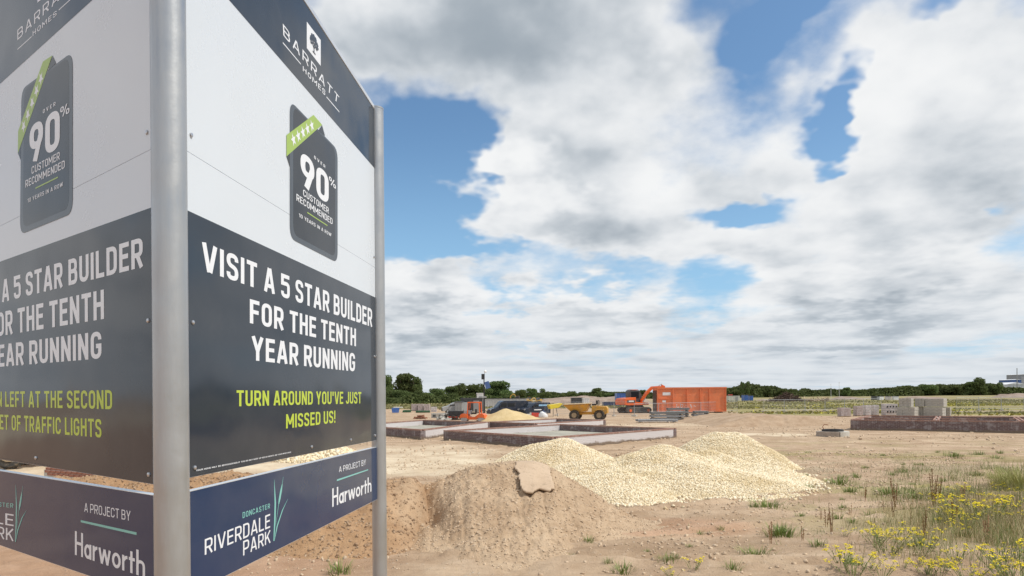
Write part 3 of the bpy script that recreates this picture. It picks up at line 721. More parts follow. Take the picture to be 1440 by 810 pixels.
def mound_base(X, Y):
    rx = np.array([-3.6, -2.9, -2.2, -1.44, -.75, -.49, .0, .35, .64, 1.06, 1.49, 2.05, 2.6, 3.2]); rh = np.array([.10, .45, .66, .77, .99, 1.05, 1.09, 1.08, 1.02, .76, .48, .10, -.12, -.3])
    r = np.interp(X+.10*(fbm(X*0+3, Y*1.5, 2, 5)-.5), rx, rh)
    yr = 12.0+.10*np.sin(X*2)
    cen = np.interp(X, [-3.2, -1.9, -.6, .6, 2.2], [1.9, 2.2, 2.75, 2.7, 2.2])
    t = np.where(Y < yr, (yr-Y)/cen, (Y-yr)/1.7)
    q = np.maximum(0, t-.10)
    return r-(1.07*q+.10*np.maximum(0, .25-np.abs(q-.0))*0)*np.clip(r+.4, .2, 1.3)*.86+.22*np.exp(-((q-1.15)/.35)**2)*(Y < yr)*np.clip(r, 0, 1)
PLATE = [(0.02, 11.92), (.22, 12.12), (.5, 12.05), (.66, 11.75), (.68, 11.38), (.70, 11.12), (.60, 10.98), (.42, 10.95), (.34, 10.82), (.20, 10.80), (.11, 10.98), (.08, 11.35), (.03, 11.6)]
def mound(X, Y):
    s = mound_base(X, Y)
    gull = np.abs(fbm(X/.16+Y*.6, Y/.9, 3, 7)-.5)
    n = .16*(fbm(X/.75, Y/.75, 4, 3)-.55)+.085*(fbm(X/.16, Y/.16, 3, 13)-.5)+.05*(fbm(X/.05, Y/.05, 2, 19)-.5)-.03*np.exp(-(gull/.05)**2)
    flat = np.exp(-((X-.0)/.62)**4)*sstep(Y, 11.55, 11.85)
    h = s+n*sstep(s, -.15, .2)*(1-.85*flat)
    h = h-.26*np.exp(-((X+1.30+(Y-10.9)*.25)/.17)**2-((Y-11.0)/.42)**2)      # washed out cleft on the left
    h = .07*np.log1p(np.exp(np.clip(h/.07, -30, 30)))-.045
    return h
mx, my = np.meshgrid(np.arange(-3.4, 3.4, .024), np.arange(8.4, 15.0, .026))
mz = mound(mx, my)
o = link('dirt_mound', gridmesh('dirt_mound', mx, my, np.maximum(mz, -.25)), M_MOUND)
# the dried crust: a thin plate of hard soil lying on the flank, its lower lip standing clear
cx_, cy_ = np.meshgrid(np.arange(-.12, .86, .02), np.arange(10.62, 12.2, .02))
jx = cx_+.09*(fbm(cx_/.16, cy_/.16, 4, 77)-.5); jy = cy_+.10*(fbm(cx_/.16+9, cy_/.16, 4, 78)-.5)
K_ = pip(jx, jy, PLATE); sb = mound_base(cx_, cy_)
top_ = sb-.030+.050*sstep(11.9-cy_, 0, .8)+.016*(fbm(cx_/.25, cy_/.25, 3, 99)-.5); bot_ = top_-.030
n_, m_ = cx_.shape; idx = np.arange(n_*m_).reshape(n_, m_)
cell = K_[:-1, :-1] & K_[1:, :-1] & K_[:-1, 1:] & K_[1:, 1:]
q = np.stack([idx[:-1, :-1], idx[:-1, 1:], idx[1:, 1:], idx[1:, :-1]], -1); F_ = [q[cell], q[cell][:, ::-1]+n_*m_]
for a_, b2, sl1, sl2 in ((0, 1, (slice(1, None), slice(None)), 'up'), (2, 3, (slice(None, -1), slice(None)), 'dn'), (3, 0, (slice(None), slice(1, None)), 'lf'), (1, 2, (slice(None), slice(None, -1)), 'rt')):
    nb2 = np.zeros_like(cell)
    if sl2 == 'up': nb2[1:] = cell[:-1]
    if sl2 == 'dn': nb2[:-1] = cell[1:]
    if sl2 == 'lf': nb2[:, 1:] = cell[:, :-1]
    if sl2 == 'rt': nb2[:, :-1] = cell[:, 1:]
    e_ = q[cell & ~nb2]; F_.append(np.stack([e_[:, b2], e_[:, a_], e_[:, a_]+n_*m_, e_[:, b2]+n_*m_], -1))
V_ = np.concatenate([np.stack([cx_, cy_, z_], -1).reshape(-1, 3) for z_ in (top_, bot_)]); F_ = np.concatenate(F_)
us_ = np.unique(F_); rm_ = np.zeros(len(V_), int); rm_[us_] = np.arange(len(us_))
cr_ = link('dried_crust', npmesh('dried_crust', V_[us_], rm_[F_]), soil('dried crust', (.47, .35, .245), (.56, .43, .31), (.6, .48, .36), 1, .35), o)
tag(o, 'bare tan dirt mound with a flat dried crust on top, right beside the sign', 'dirt mound', None, 'structure' if False else None)
def bank(X, Y):
    r = .80+.10*(fbm(X/2.3, X*0+1.7, 3, 15)-.5)*2
    r = r*(1-sstep(X, -1.7, -.9))-.3*sstep(X, -1.7, -.9)+.12*np.exp(-((X+5)/2.)**2)
    yr = 12.1+.5*np.sin(X*.7)
    t = np.where(Y < yr, (yr-Y)/(2.1+.35*np.sin(X*1.1)), (Y-yr)/1.4)*(1-.22*np.exp(-((X+1.9)/1.0)**2)*(Y < yr)); q = np.maximum(0, t-.08)
    s = r-.85*q-.1*q*q
    n = .26*(fbm(X/.9, Y/.8, 4, 43)-.5)+.13*(fbm(X/.22, Y/.22, 3, 47)-.5)+.04*(fbm(X/.06, Y/.06, 2, 49)-.5)
    s = s+n*sstep(s, -.2, .25)
    return .07*np.log1p(np.exp(np.clip(s/.07, -30, 30)))-.045
bx, by = np.meshgrid(np.arange(-13, -.7, .045), np.arange(8.2, 15.2, .04))
bz = bank(bx, by)
o = link('soil_bank', gridmesh('soil_bank', bx, by, np.maximum(bz, -.25)), M_BANK)
tag(o, 'low red brown bank of dug soil running behind and under the sign', 'soil bank')
rng = np.random.default_rng(1)
def on(fn, n, x0, x1, y0, y1, lo=.0, dens=None):
    X = rng.uniform(x0, x1, n*3); Y = rng.uniform(y0, y1, n*3); Z = fn(X, Y); k = Z > lo+gz(X, Y)
    if dens is not None: k &= rng.uniform(0, 1, n*3) < dens(X, Y)
    i = np.where(k)[0][:n]; return np.stack([X[i], Y[i], Z[i]], -1)
def clods(name, P, smin, smax, mat, parent=None, label=None, p=3.0):
    s = smin+(smax-smin)*rng.uniform(0, 1, len(P))**p
    V, F = scatter(name, STONE_V, STONE_F, P, np.stack([s, s*rng.uniform(.6, 1, len(P)), s*rng.uniform(.5, .9, len(P))], -1), rng)
    o = link(name, npmesh(name, V, F), mat, parent); tag(o, label, None, None, 'stuff'); return o
P = on(mound, 15000, -3.2, 3.2, 8.6, 13.5, .0)
ins = pip(P[:, 0], P[:, 1], PLATE); P = P[~ins]
clods('clod', P, .010, .042, M_CLOD, bpy.data.objects['dirt_mound'], p=4)
clods('clod', on(bank, 14000, -10, -1.0, 8.6, 12.8, .0), .010, .06, M_CLODR, bpy.data.objects['soil_bank'], p=4)
P = on(gz, 22000, -4, 15, 7.6, 26, -9, lambda X, Y: np.clip(fbm(X/2.5, Y/2, 3, 91)*2.6-.85, .06, 1)); P[:, 2] += .003
clods('loose_stones', P, .008, .07, M_CLOD, None, 'small loose stones and clods strewn over the bare ground', p=4)
P = on(gz, 5000, -12, 30, 24, 70, -9, lambda X, Y: np.clip(fbm(X/4, Y/3, 3, 92)*2-.7, .03, 1))
clods('loose_stones', P, .03, .16, M_CLOD, None, 'stones and lumps scattered on the ground between the plots', p=3)

# ---------------------------------------------------------------- gravel heaps
m, b_, p_ = material('cream limestone'); M_STONE = m
rnd = b_.n('ShaderNodeNewGeometry').outputs['Random Per Island']
P_ = b_.n('ShaderNodeTexCoord').outputs['Object']
rp_ = b_.n('ShaderNodeValToRGB'); b_.put(rp_.inputs[0], rnd)
e = rp_.color_ramp.elements; e[0].color = (.62, .48, .29, 1); e[1].color = (.90, .81, .63, 1); q = e.new(.35); q.color = (.79, .67, .46, 1); q = e.new(.7); q.color = (.86, .76, .57, 1)
col = b_.mix(b_.m('MULTIPLY', b_.sm(b_.noise(P_, .7, 4, .6), .48, .66), .55), rp_.outputs[0], (.62, .48, .26))
b_.put(p_.inputs['Base Color'], col); p_.inputs['Roughness'].default_value = .9
m, b_, p_ = material('limestone dust'); M_DUST = m
P_ = b_.n('ShaderNodeTexCoord').outputs['Object']
b_.put(p_.inputs['Base Color'], b_.mix(b_.sm(b_.noise(P_, 18, 5, .7), .35, .65), (.66, .53, .35), (.82, .71, .52))); p_.inputs['Roughness'].default_value = .95
bump(b_, p_, b_.noise(P_, 22, 4, .7), .8, .05)
def heap_fn(peaks, seed, rough=.10):
    def f(X, Y):
        t = 0
        for x, y, h, s in peaks:
            d = np.hypot(X-x, Y-y); v = h-s*(np.sqrt(d*d+.12)-.346)
            t = t+np.exp(v*9)
        s = np.log(t)/9
        return s+rough*(fbm(X/.9, Y/.9, 4, seed)-.5)*sstep(s, -.1, .3)*2-.02
    return f
def heap(name, peaks, box, seed, n, label, smin=.018, smax=.048, mats=(None, None), cat='gravel heap', step=.07):
    f = heap_fn(peaks, seed); x0, x1, y0, y1 = box
    X, Y = np.meshgrid(np.arange(x0, x1, step), np.arange(y0, y1, step)); Z = f(X, Y)
    o = link(name, gridmesh(name, X, Y, np.maximum(Z, -.25)), mats[0] or M_DUST); tag(o, label, cat)
    if n:
        P = on(f, n, x0, x1, y0, y1, -.01); k = len(P)
        s = smin+(smax-smin)*rng.uniform(0, 1, k)**1.6; P[:, 2] += s*.15
        V, F = scatter('stone', STONE_V, STONE_F, P, np.stack([s, s*.85, s*.75], -1), rng)
        # stray stones round the foot
        tag(link('gravel', npmesh('gravel', V, F), mats[1] or M_STONE, o), kind='stuff')
        Xr = rng.uniform(x0, x1, n//6); Yr = rng.uniform(y0, y1, n//6); Zr = f(Xr, Yr); kk = (Zr < .03) & (Zr > -.16) & (rng.uniform(0, 1, len(Xr)) < np.exp(Zr*22))
        P = np.stack([Xr[kk], Yr[kk], gz(Xr[kk], Yr[kk])+.01], -1); s = rng.uniform(.03, .075, len(P))
        V, F = scatter('stone', STONE_V, STONE_F, P, s, rng)
        tag(link('stray_gravel', npmesh('stray_gravel', V, F), mats[1] or M_STONE, o), kind='stuff')
    return f, o
heap('gravel_heap', [(1.45, 20.3, .93, .50), (.75, 20.4, .74, .56), (2.05, 17.6, .60, .40), (2.25, 15.8, .40, .30), (2.45, 14.4, .16, .25)], (-2.2, 4.6, 12.6, 22.8), 101, 42000, 'cream limestone gravel heap whose left flank runs down behind the tan mound')
heap('gravel_heap', [(3.15, 17.6, .66, .42), (4.0, 17.9, .90, .46), (4.3, 16.4, .55, .30), (5.4, 18.6, .68, .48), (6.2, 20.8, 1.02, .62), (6.8, 20.9, .98, .64), (5.4, 16.2, .36, .28), (6.6, 17.8, .30, .32), (3.3, 16.2, .30, .34)], (1.8, 9.9, 13.2, 23.6), 103, 72000, 'larger cream limestone gravel heap with two humps, open ground to its right')
# ---------------------------------------------------------------- brick foundations
def brick_mat(name, c1, c2, mortar, white, wh=(.62, .60, .58)):
    m, b_, p_ = material(name)
    P = b_.n('ShaderNodeTexCoord').outputs['Object']
    sp = b_.n('ShaderNodeSeparateXYZ'); b_.put(sp.inputs[0], P); cb = b_.n('ShaderNodeCombineXYZ'); b_.put(cb.inputs[0], b_.m('ADD', sp.outputs[0], sp.outputs[1])); b_.put(cb.inputs[1], sp.outputs[2])
    br = b_.n('ShaderNodeTexBrick'); b_.put(br.inputs['Vector'], cb.outputs[0]); br.inputs['Scale'].default_value = 1
    br.inputs['Brick Width'].default_value = .225; br.inputs['Row Height'].default_value = .075; br.inputs['Mortar Size'].default_value = .007
    br.inputs['Color1'].default_value = (*c1, 1); br.inputs['Color2'].default_value = (*c2, 1); br.inputs['Mortar'].default_value = (*mortar, 1)
    st = b_.noise(b_.v('MULTIPLY', P, (.8, .8, 2.2)), 2.6, 7, .7)
    st2 = b_.noise(b_.v('MULTIPLY', P, (3.5, 3.5, .5)), 2.0, 5, .65)
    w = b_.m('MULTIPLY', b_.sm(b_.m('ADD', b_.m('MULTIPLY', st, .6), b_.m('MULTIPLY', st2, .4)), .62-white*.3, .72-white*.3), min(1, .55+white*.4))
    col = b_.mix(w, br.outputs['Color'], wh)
    # damp, soil-splashed foot
    col = b_.mix(b_.sm(b_.m('ADD', sp.outputs[2], b_.m('MULTIPLY', b_.m('SUBTRACT', st, .5), .3)), .16, .05), col, (.20, .15, .11))
    b_.put(p_.inputs['Base Color'], col); p_.inputs['Roughness'].default_value = .9
    bump(b_, p_, b_.m('SUBTRACT', b_.m('MULTIPLY', st, .3), br.outputs['Fac']), .8, .01)
    return m
M_BSHADE = brick_mat('plum brick with shade', (.115, .075, .075), (.16, .10, .095), (.27, .24, .23), .42, (.33, .30, .30))  # walls turned from the sun: shade is put into the brick colour
M_BSUN = brick_mat('lime streaked brick with sunlight', (.34, .22, .20), (.42, .30, .28), (.6, .58, .56), 1.0, (.62, .59, .59))  # walls towards the sun: lime streaks, with sunlight painted into the pale tone
M_CAP = brick_mat('red facing brick', (.25, .125, .09), (.32, .165, .12), (.40, .33, .29), .35, (.5, .4, .36))
M_BLIND = simple('pale concrete floor', (.36, .34, .28), .9, 0, .2, .8, .3)
def wall(p, q, h, dark, parent, t=.30, name='wall', cap=True):
    p = Vector(p); q = Vector(q); d = (q-p); L = d.length
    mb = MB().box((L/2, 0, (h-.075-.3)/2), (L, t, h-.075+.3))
    o = mb.build(name, M_BSHADE if dark else M_BSUN, parent); o.location = (p.x, p.y, 0); o.rotation_euler = (0, 0, math.atan2(d.y, d.x))
    if cap:
        n = max(2, int(L/.45)); mb = MB()
        for s in (-1, 1):
            for i in range(n):
                mb.box(((i+.5)*L/n, s*(t/2-.05), h-.0355), (L/n-.01, .108, .069+rg.uniform(-.004, .004)))
        c = mb.build('top_course', M_CAP, o); c['kind'] = 'stuff'
    return o
def foundation(pts, h, darks, label, cross=(), floor=True):
    o = empty('brick_foundation', (0, 0, 0), 0, label, 'foundation', 'brick house foundations on the site')
    n = len(pts)
    for i in range(n):
        a = Vector(pts[i]); b = Vector(pts[(i+1) % n]); d = (b-a).normalized()*.153
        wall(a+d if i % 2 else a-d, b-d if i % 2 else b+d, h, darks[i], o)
    for a, b, dk in cross: wall(a, b, h-.01, dk, o)
    if floor:
        c = sum((Vector(p) for p in pts), Vector((0, 0)))/n; mb = MB(); P2 = [c+(Vector(p)-c)*.965 for p in pts]
        mb.add([(p.x, p.y, .13) for p in P2], [list(range(n))]); mb.build('floor', M_BLIND, o)
    return o
A_, B_, C_, D_ = (-3.28, 34.6), (1.67, 28.3), (8.18, 34.9), (2.85, 40.9)
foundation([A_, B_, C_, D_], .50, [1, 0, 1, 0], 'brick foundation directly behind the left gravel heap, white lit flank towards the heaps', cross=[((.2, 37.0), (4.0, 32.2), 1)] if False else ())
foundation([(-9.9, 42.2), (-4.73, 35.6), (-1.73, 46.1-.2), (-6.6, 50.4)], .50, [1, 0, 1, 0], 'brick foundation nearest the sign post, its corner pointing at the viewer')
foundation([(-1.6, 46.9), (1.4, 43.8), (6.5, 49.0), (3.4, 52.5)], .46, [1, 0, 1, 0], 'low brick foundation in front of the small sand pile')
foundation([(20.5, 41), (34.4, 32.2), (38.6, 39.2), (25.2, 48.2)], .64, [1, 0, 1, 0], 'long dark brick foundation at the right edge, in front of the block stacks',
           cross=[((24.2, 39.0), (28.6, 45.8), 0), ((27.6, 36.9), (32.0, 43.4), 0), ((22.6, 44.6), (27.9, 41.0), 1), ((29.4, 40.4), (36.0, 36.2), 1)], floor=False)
# brickwork glimpsed between the sign's panels
lb = empty('low_brick_wall', (-13.1, 19.6, 0), R(-24), 'low red brick wall glimpsed through the gap in the left sign face', 'brick wall')
M_RB = simple('red brick', (.34, .13, .08), .9, 0, .25, 9, .4, dirt=(.5, .42, .36), dirtamt=.5)
M_MORT = simple('mortar bed', (.5, .47, .42), .95, 0, .1, 5)
MB().box((1.6, 0, .05), (3.3, .62, .34)).build('mortar', M_MORT, lb)
bmesh_ = MB().box((0, 0, 0), (.215, .1025, .065)).mesh('brick'); bmesh_.materials.append(M_RB)
for r_ in range(5):
    for i in range(14):
        b = bpy.data.objects.new('brick', bmesh_); COL.objects.link(b); b.parent = lb
        b.location = (i*.228+.11+(r_ % 2)*.11, -.25+r_*.125, .255+rg.uniform(-.006, .01)); b.rotation_euler = (0, 0, rg.uniform(-.03, .03))
for c_ in range(2):
    for i in range(14):
        b = bpy.data.objects.new('brick', bmesh_); COL.objects.link(b); b.parent = lb
        b.location = (i*.228+.11+(c_ % 2)*.11, -.275, .18-c_*.077); b.rotation_euler = (0, 0, 0)
M_CONC = simple('pale concrete', (.52, .50, .45), .9, 0, .12, 3, .3, dirt=(.35, .28, .2))
k = empty('kerb_stone', (-9.9, 17.6, 0), R(-15), 'pale concrete channel block with a round hole, seen between the sign faces', 'concrete block')
MB().box((0, 0, .11), (1.5, .4, .24)).build('block', M_CONC, k, bevel=.02)
MB().disc((.35, -.20, .13), .07, .02).build('hole', simple('dark hollow', (.03, .02, .02), .9), k)
heap('rubble_heap', [(-8.8, 25.3, .55, .5), (-7.2, 24.6, .62, .5), (-6.2, 24.2, .4, .5)], (-11, -4.6, 22.6, 27), 107, 5000, 'pale rubble heap glimpsed through the slot in the right sign face', .05, .15)
# small sand pile
M_SAND = soil('yellow building sand', (.52, .39, .20), (.62, .48, .27), (.68, .55, .34), 1, .3)
sc0 = gp(713, 592.5)
heap('sand_pile', [(sc0.x, sc0.y, 1.12, .50), (sc0.x+.9, sc0.y+.2, .85, .45), (sc0.x-1.3, sc0.y, .5, .4), (sc0.x+1.9, sc0.y, .5, .42)], (sc0.x-5, sc0.x+5.5, sc0.y-4, sc0.y+4), 109, 0, 'smooth yellow sand pile in front of the dark vans', mats=(M_SAND, None), cat='sand pile', step=.12)
# earth platform with a ramp
def ramp(X, Y):
    s = np.minimum(np.minimum((X-13.6)/3.2, (22.6-X-(Y-47)*.1)/2.2), np.minimum((Y-46.2)/1.6, (60-Y)/4))
    h = .66*np.clip(s, -.4, 1)
    s2 = sstep(s, -.1, .2)
    return h+s2*(.14*(fbm(X/1.1, Y/1.1, 4, 121)-.5)+.05*(fbm(X/.3, Y/.3, 3, 123)-.5))-s2*.05*np.exp(-((np.abs(X-18.4-(Y-50)*.2)-.9)/.22)**2)
X, Y = np.meshgrid(np.arange(12.5, 26, .1), np.arange(44.8, 62, .12))
tag(link('earth_ramp', gridmesh('earth_ramp', X, Y, np.maximum(ramp(X, Y), -.25)), soil('trampled subsoil', (.33, .225, .145), (.46, .34, .235), (.54, .42, .31), .6, .5)), 'flat topped earth ramp with wheel marks right of the orange skip', 'earth ramp')
# ---------------------------------------------------------------- manhole rings
mh = empty('manhole_ring', gp(1171, 613.5), 0, 'concrete manhole ring lying on bare ground with a dark rim on top', 'manhole ring')
def ring(r0, r1, z0, z1, a0=0, a1=360, seg=36):
    mb = MB(); n = seg; vs = []; full = a1-a0 >= 360; m_ = n if full else n+1
    for i in range(m_):
        a = R(a0+(a1-a0)*i/n)
        for r, z in ((r1, z0), (r1, z1), (r0, z1), (r0, z0)): vs.append((r*math.cos(a), r*math.sin(a), z))
    fs = []
    for i in range(n):
        j = (i+1) % m_
        for k in range(4): fs.append([i*4+k, j*4+k, j*4+(k+1) % 4, i*4+(k+1) % 4])
    if not full: fs += [[0, 1, 2, 3], [n*4+3, n*4+2, n*4+1, n*4]]
    return mb.add(vs, fs)
ring(.50, .78, -.05, .26, -88, 88).build('ring_segment', M_CONC, mh)
ring(.50, .78, -.05, .255, 92, 268).build('ring_segment', simple('brown concrete', (.36, .30, .25), .9, 0, .15, 3, .3), mh)
M_BLACK = simple('black iron', (.03, .03, .032), .6, 0, .2, 6, .2)
ring(.38, .52, .26, .36).build('iron_rim', M_BLACK, mh)
MB().tube([(-.45, 0, .34), (-.52, 0, .5), (-.40, .05, .62), (-.2, .05, .58)], .02, 6).build('lifting_loop', simple('rusty steel', (.28, .12, .06), .8), mh)
# ---------------------------------------------------------------- machines, vehicles and stores
def paint(name, c, rough=.45, dirt=.35): return simple(name, c, rough, 0, .08, 1.5, .05, coat=.15, dirt=(.36, .28, .20), dirtamt=dirt)
M_OR = paint('orange machine paint', (.78, .13, .015)); M_SKIP = paint('orange red skip paint', (.74, .20, .075), .55, .25)
M_YEL = paint('yellow machine paint', (.72, .42, .05), .5, .5); M_YELB = paint('bright yellow paint', (.75, .60, .04))
M_NAVY = paint('dark blue van paint', (.018, .028, .05), .25, .12); M_WHT = paint('white paint', (.74, .75, .75), .4, .15)
M_SILV = paint('silver paint', (.42, .43, .43), .35, .25); M_GREY = paint('mid grey steel', (.30, .31, .31), .6, .3)
M_RUB = simple('dusty tyre rubber', (.045, .042, .038), .85, 0, .2, 6, .3, dirt=(.25, .19, .13), dirtamt=.7)
M_TRACK = simple('steel track', (.07, .06, .055), .7, .2, .2, 6, .3, dirt=(.3, .22, .15), dirtamt=.8)
M_GLASS = simple('dark window glass', (.02, .025, .03), .06, 0, 0, 1); M_RED = paint('red plastic', (.60, .05, .03))
M_BLUE2 = paint('blue paint', (.04, .13, .42), .5, .25); M_LBL = paint('pale blue lettering film', (.25, .45, .65), .5, .1)
M_GALV = simple('galvanised steel', (.46, .47, .48), .5, .5, .12, 4); M_DKG = paint('dark grey steel', (.06, .065, .07), .5, .2)
M_PLW = simple('cloudy pallet wrap', (.60, .56, .55), .35, 0, .18, 2.5, .2, dirt=(.36, .26, .22), dirtamt=.6)
M_BLK = simple('grey concrete block', (.40, .38, .34), .95, 0, .12, 5, .4); M_WOOD = simple('pallet wood', (.38, .28, .17), .9, 0, .25, 5, .2)
def O(mat_parent_name): pass
# --- roll-on skip
c0 = gp(924, 581); c1 = gp(1024.5, 580.6)
ang = math.atan2(c1.y-c0.y+1.2, c1.x-c0.x); L = (c1-c0).length; Hc = 2.95; Wc = 2.45
sk = empty('waste_skip', (c0.x, c0.y, 0), ang, 'long orange red open topped steel skip behind the grey stacks', 'skip')
mb = MB()
for y in (0, Wc): mb.box((L/2, y, Hc/2+.12), (L, .06, Hc-.12))
mb.box((L/2, Wc/2, .18), (L, Wc, .1)); mb.box((L-.03, Wc/2, Hc/2+.1), (.06, Wc, Hc-.2)); mb.build('shell', M_SKIP, sk)
mb = MB()
for y in (-.05, Wc+.05): mb.box((L/2, y, Hc+.07), (L+.1, .16, .16)).box((L/2, y, .22), (L, .12, .2))
mb.box((0, Wc/2, Hc+.06), (.14, Wc-.1, .14)).box((L, Wc/2, Hc+.06), (.14, Wc-.1, .14)); mb.build('rail', M_SKIP, sk)
for x in (.06, 1.92, 3.6, 5.2, L*.76, L-.06): MB().box((x, -.10, Hc/2+.1), (.14 if x in (1.92, L*.76) else .09, .16, Hc-.3)).build('rib', M_SKIP, sk)
for z in (1.75,): MB().box((1.0, -.06, z), (1.7, .07, .09)).build('rib', M_SKIP, sk)
for x in (.55, 1.25): MB().box((x, -.07, .75), (.10, .09, 1.2)).build('rib', M_SKIP, sk)
MB().box((1.15, -.045, 2.32), (.95, .02, .36)).build('label_plate', M_WHT, sk)
MB().box((.85, -.045, 1.42), (.42, .02, .24)).build('label_plate', M_WHT, sk)
MB().box((-.03, Wc/2, Hc/2), (.05, Wc-.2, Hc-.4)).build('open_end_shade', paint('dark rusty steel', (.06, .035, .025), .8), sk)  # dark sheet standing in for the shade inside the open end
# graffiti-like pale scrawl low on the side
rg = random.Random(8)
for gx_ in (2.5, 3.0, 3.6, 4.1, 4.55):
    vs, fs = ribbon(rp([(gx_+rg.uniform(-.2, .2), .6+rg.uniform(-.05, .5)) for _ in range(5)], .2), .045)
    MB().add([(v.x, -.034-rg.uniform(0, .002), v.y) for v in vs], fs).build('paint_scrawl', M_WHT, sk)['kind'] = 'stuff'
for x in (1.0, L-1.2):
    MB().disc((x, .3, .14), .14, .3).build('roller', M_DKG, sk)
# --- excavators
def excavator(name, mat, label, loc, rz, scale=1.0, boom=None):
    e = empty(name, loc, rz, label, 'excavator'); e.scale = (scale,)*3
    for s in (-1, 1):
        pr = [(-1.45, .12), (-1.25, 0), (1.25, 0), (1.45, .12), (1.55, .33), (1.40, .56), (1.2, .64), (-1.2, .64), (-1.40, .56), (-1.55, .33)]
        t = MB().prism(pr, s*.95-.22, s*.95+.22).build('track', M_TRACK, e, bevel=.02)
        for i in range(5): MB().disc((-1.1+i*.55, s*1.18, .27), .17, .06, 10).build('roller', mat if i in (0, 4) else M_DKG, t)
    MB().box((0, 0, .72), (1.5, 1.2, .3)).build('turntable', M_DKG, e)
    MB().prism([(-1.75, .92), (-1.80, 1.35), (-1.62, 1.62), (-.4, 1.72), (-.4, 1.2), (1.15, 1.12), (1.2, .88), (-1.4, .86)], -1.12, 1.12).build('body', mat, e, bevel=.03)
    MB().box((-1.0, -1.135, 1.28), (1.0, .03, .26)).build('side_panel', M_DKG, e)
    MB().box((-1.0, -1.155, 1.30), (.62, .02, .13)).build('name_plate', M_WHT, e)
    cb = MB().prism([(-.45, 1.15), (-.5, 2.4), (-.3, 2.55), (.75, 2.5), (1.05, 2.0), (1.12, 1.15)], .18, 1.10).build('cab', M_DKG, e, bevel=.03)
    MB().box((.25, 1.115, 1.98), (.95, .02, .72)).build('window', M_GLASS, cb)
    MB().box((.2, .17, 1.98), (.95, .02, .72)).build('window', M_GLASS, cb)
    MB().box((.2, .64, 2.56), (.9, .8, .06)).build('roof_cap', mat, cb)
    bp = boom or [(1.0, 1.35), (1.9, 2.75), (2.7, 3.25), (3.9, 3.1)]
    w_ = [.28, .34, .30, .20]
    up = [(x-.0, z+w_[i]/2*1.2) for i, (x, z) in enumerate(bp)]; dn = [(x, z-w_[i]/2*1.2) for i, (x, z) in enumerate(bp)]
    MB().prism(up+dn[::-1], -.35, -.03).build('boom', mat, e)
    tip = bp[-1]; st = MB().prism([(tip[0]-.25, tip[1]+.28), (tip[0]+.15, tip[1]+.12), (tip[0]+.5, tip[1]-1.6), (tip[0]+.3, tip[1]-1.7)], -.29, -.09).build('stick', mat, e)
    MB().prism([(tip[0]+.5, tip[1]-1.55), (tip[0]+.1, tip[1]-1.75), (tip[0]-.15, tip[1]-2.15), (tip[0]+.25, tip[1]-2.35), (tip[0]+.65, tip[1]-2.1)], -.6, .22).build('bucket', M_DKG, e)
    MB().tube([(.9, -.2, 1.1), ((bp[1][0]+.1), -.2, bp[1][1]-.1)], .07, 8).build('ram', M_GALV, e)
    MB().tube([(bp[1][0]+.2, -.2, bp[1][1]+.30), (tip[0]-.2, -.2, tip[1]+.33)], .06, 8).build('ram', M_GALV, e)
    return e
excavator('tracked_excavator', M_OR, 'orange tracked excavator with black cab and raised boom beside the skip', (at(892, 580, 85).x, 85, 0), R(19), 1.12, [(.75, 1.3), (1.35, 2.1), (2.1, 2.75), (3.6, 2.85)])
for px_, py_, Y_, rz, sc, lb_, bm_ in ((729, 566, 165, R(172), .66, 'small yellow excavator with bent arm, in front of the far round trees', [(.8, 1.3), (1.2, 2.8), (1.9, 3.3), (2.8, 2.6)]),
        (744, 567, 170, R(20), .55, 'yellow digger with lowered arm right of the bent arm excavator', [(.8, 1.2), (1.6, 1.9), (2.4, 2.1), (3.0, 1.9)]),
        (757, 567, 172, R(200), .5, 'rightmost of the yellow diggers on the far bank', [(.8, 1.2), (1.6, 1.9), (2.4, 2.1), (3.0, 1.9)])):
    p = at(px_, py_, Y_)
    excavator('tracked_excavator', M_YEL, lb_, (p.x, Y_, .55), rz, sc, bm_)
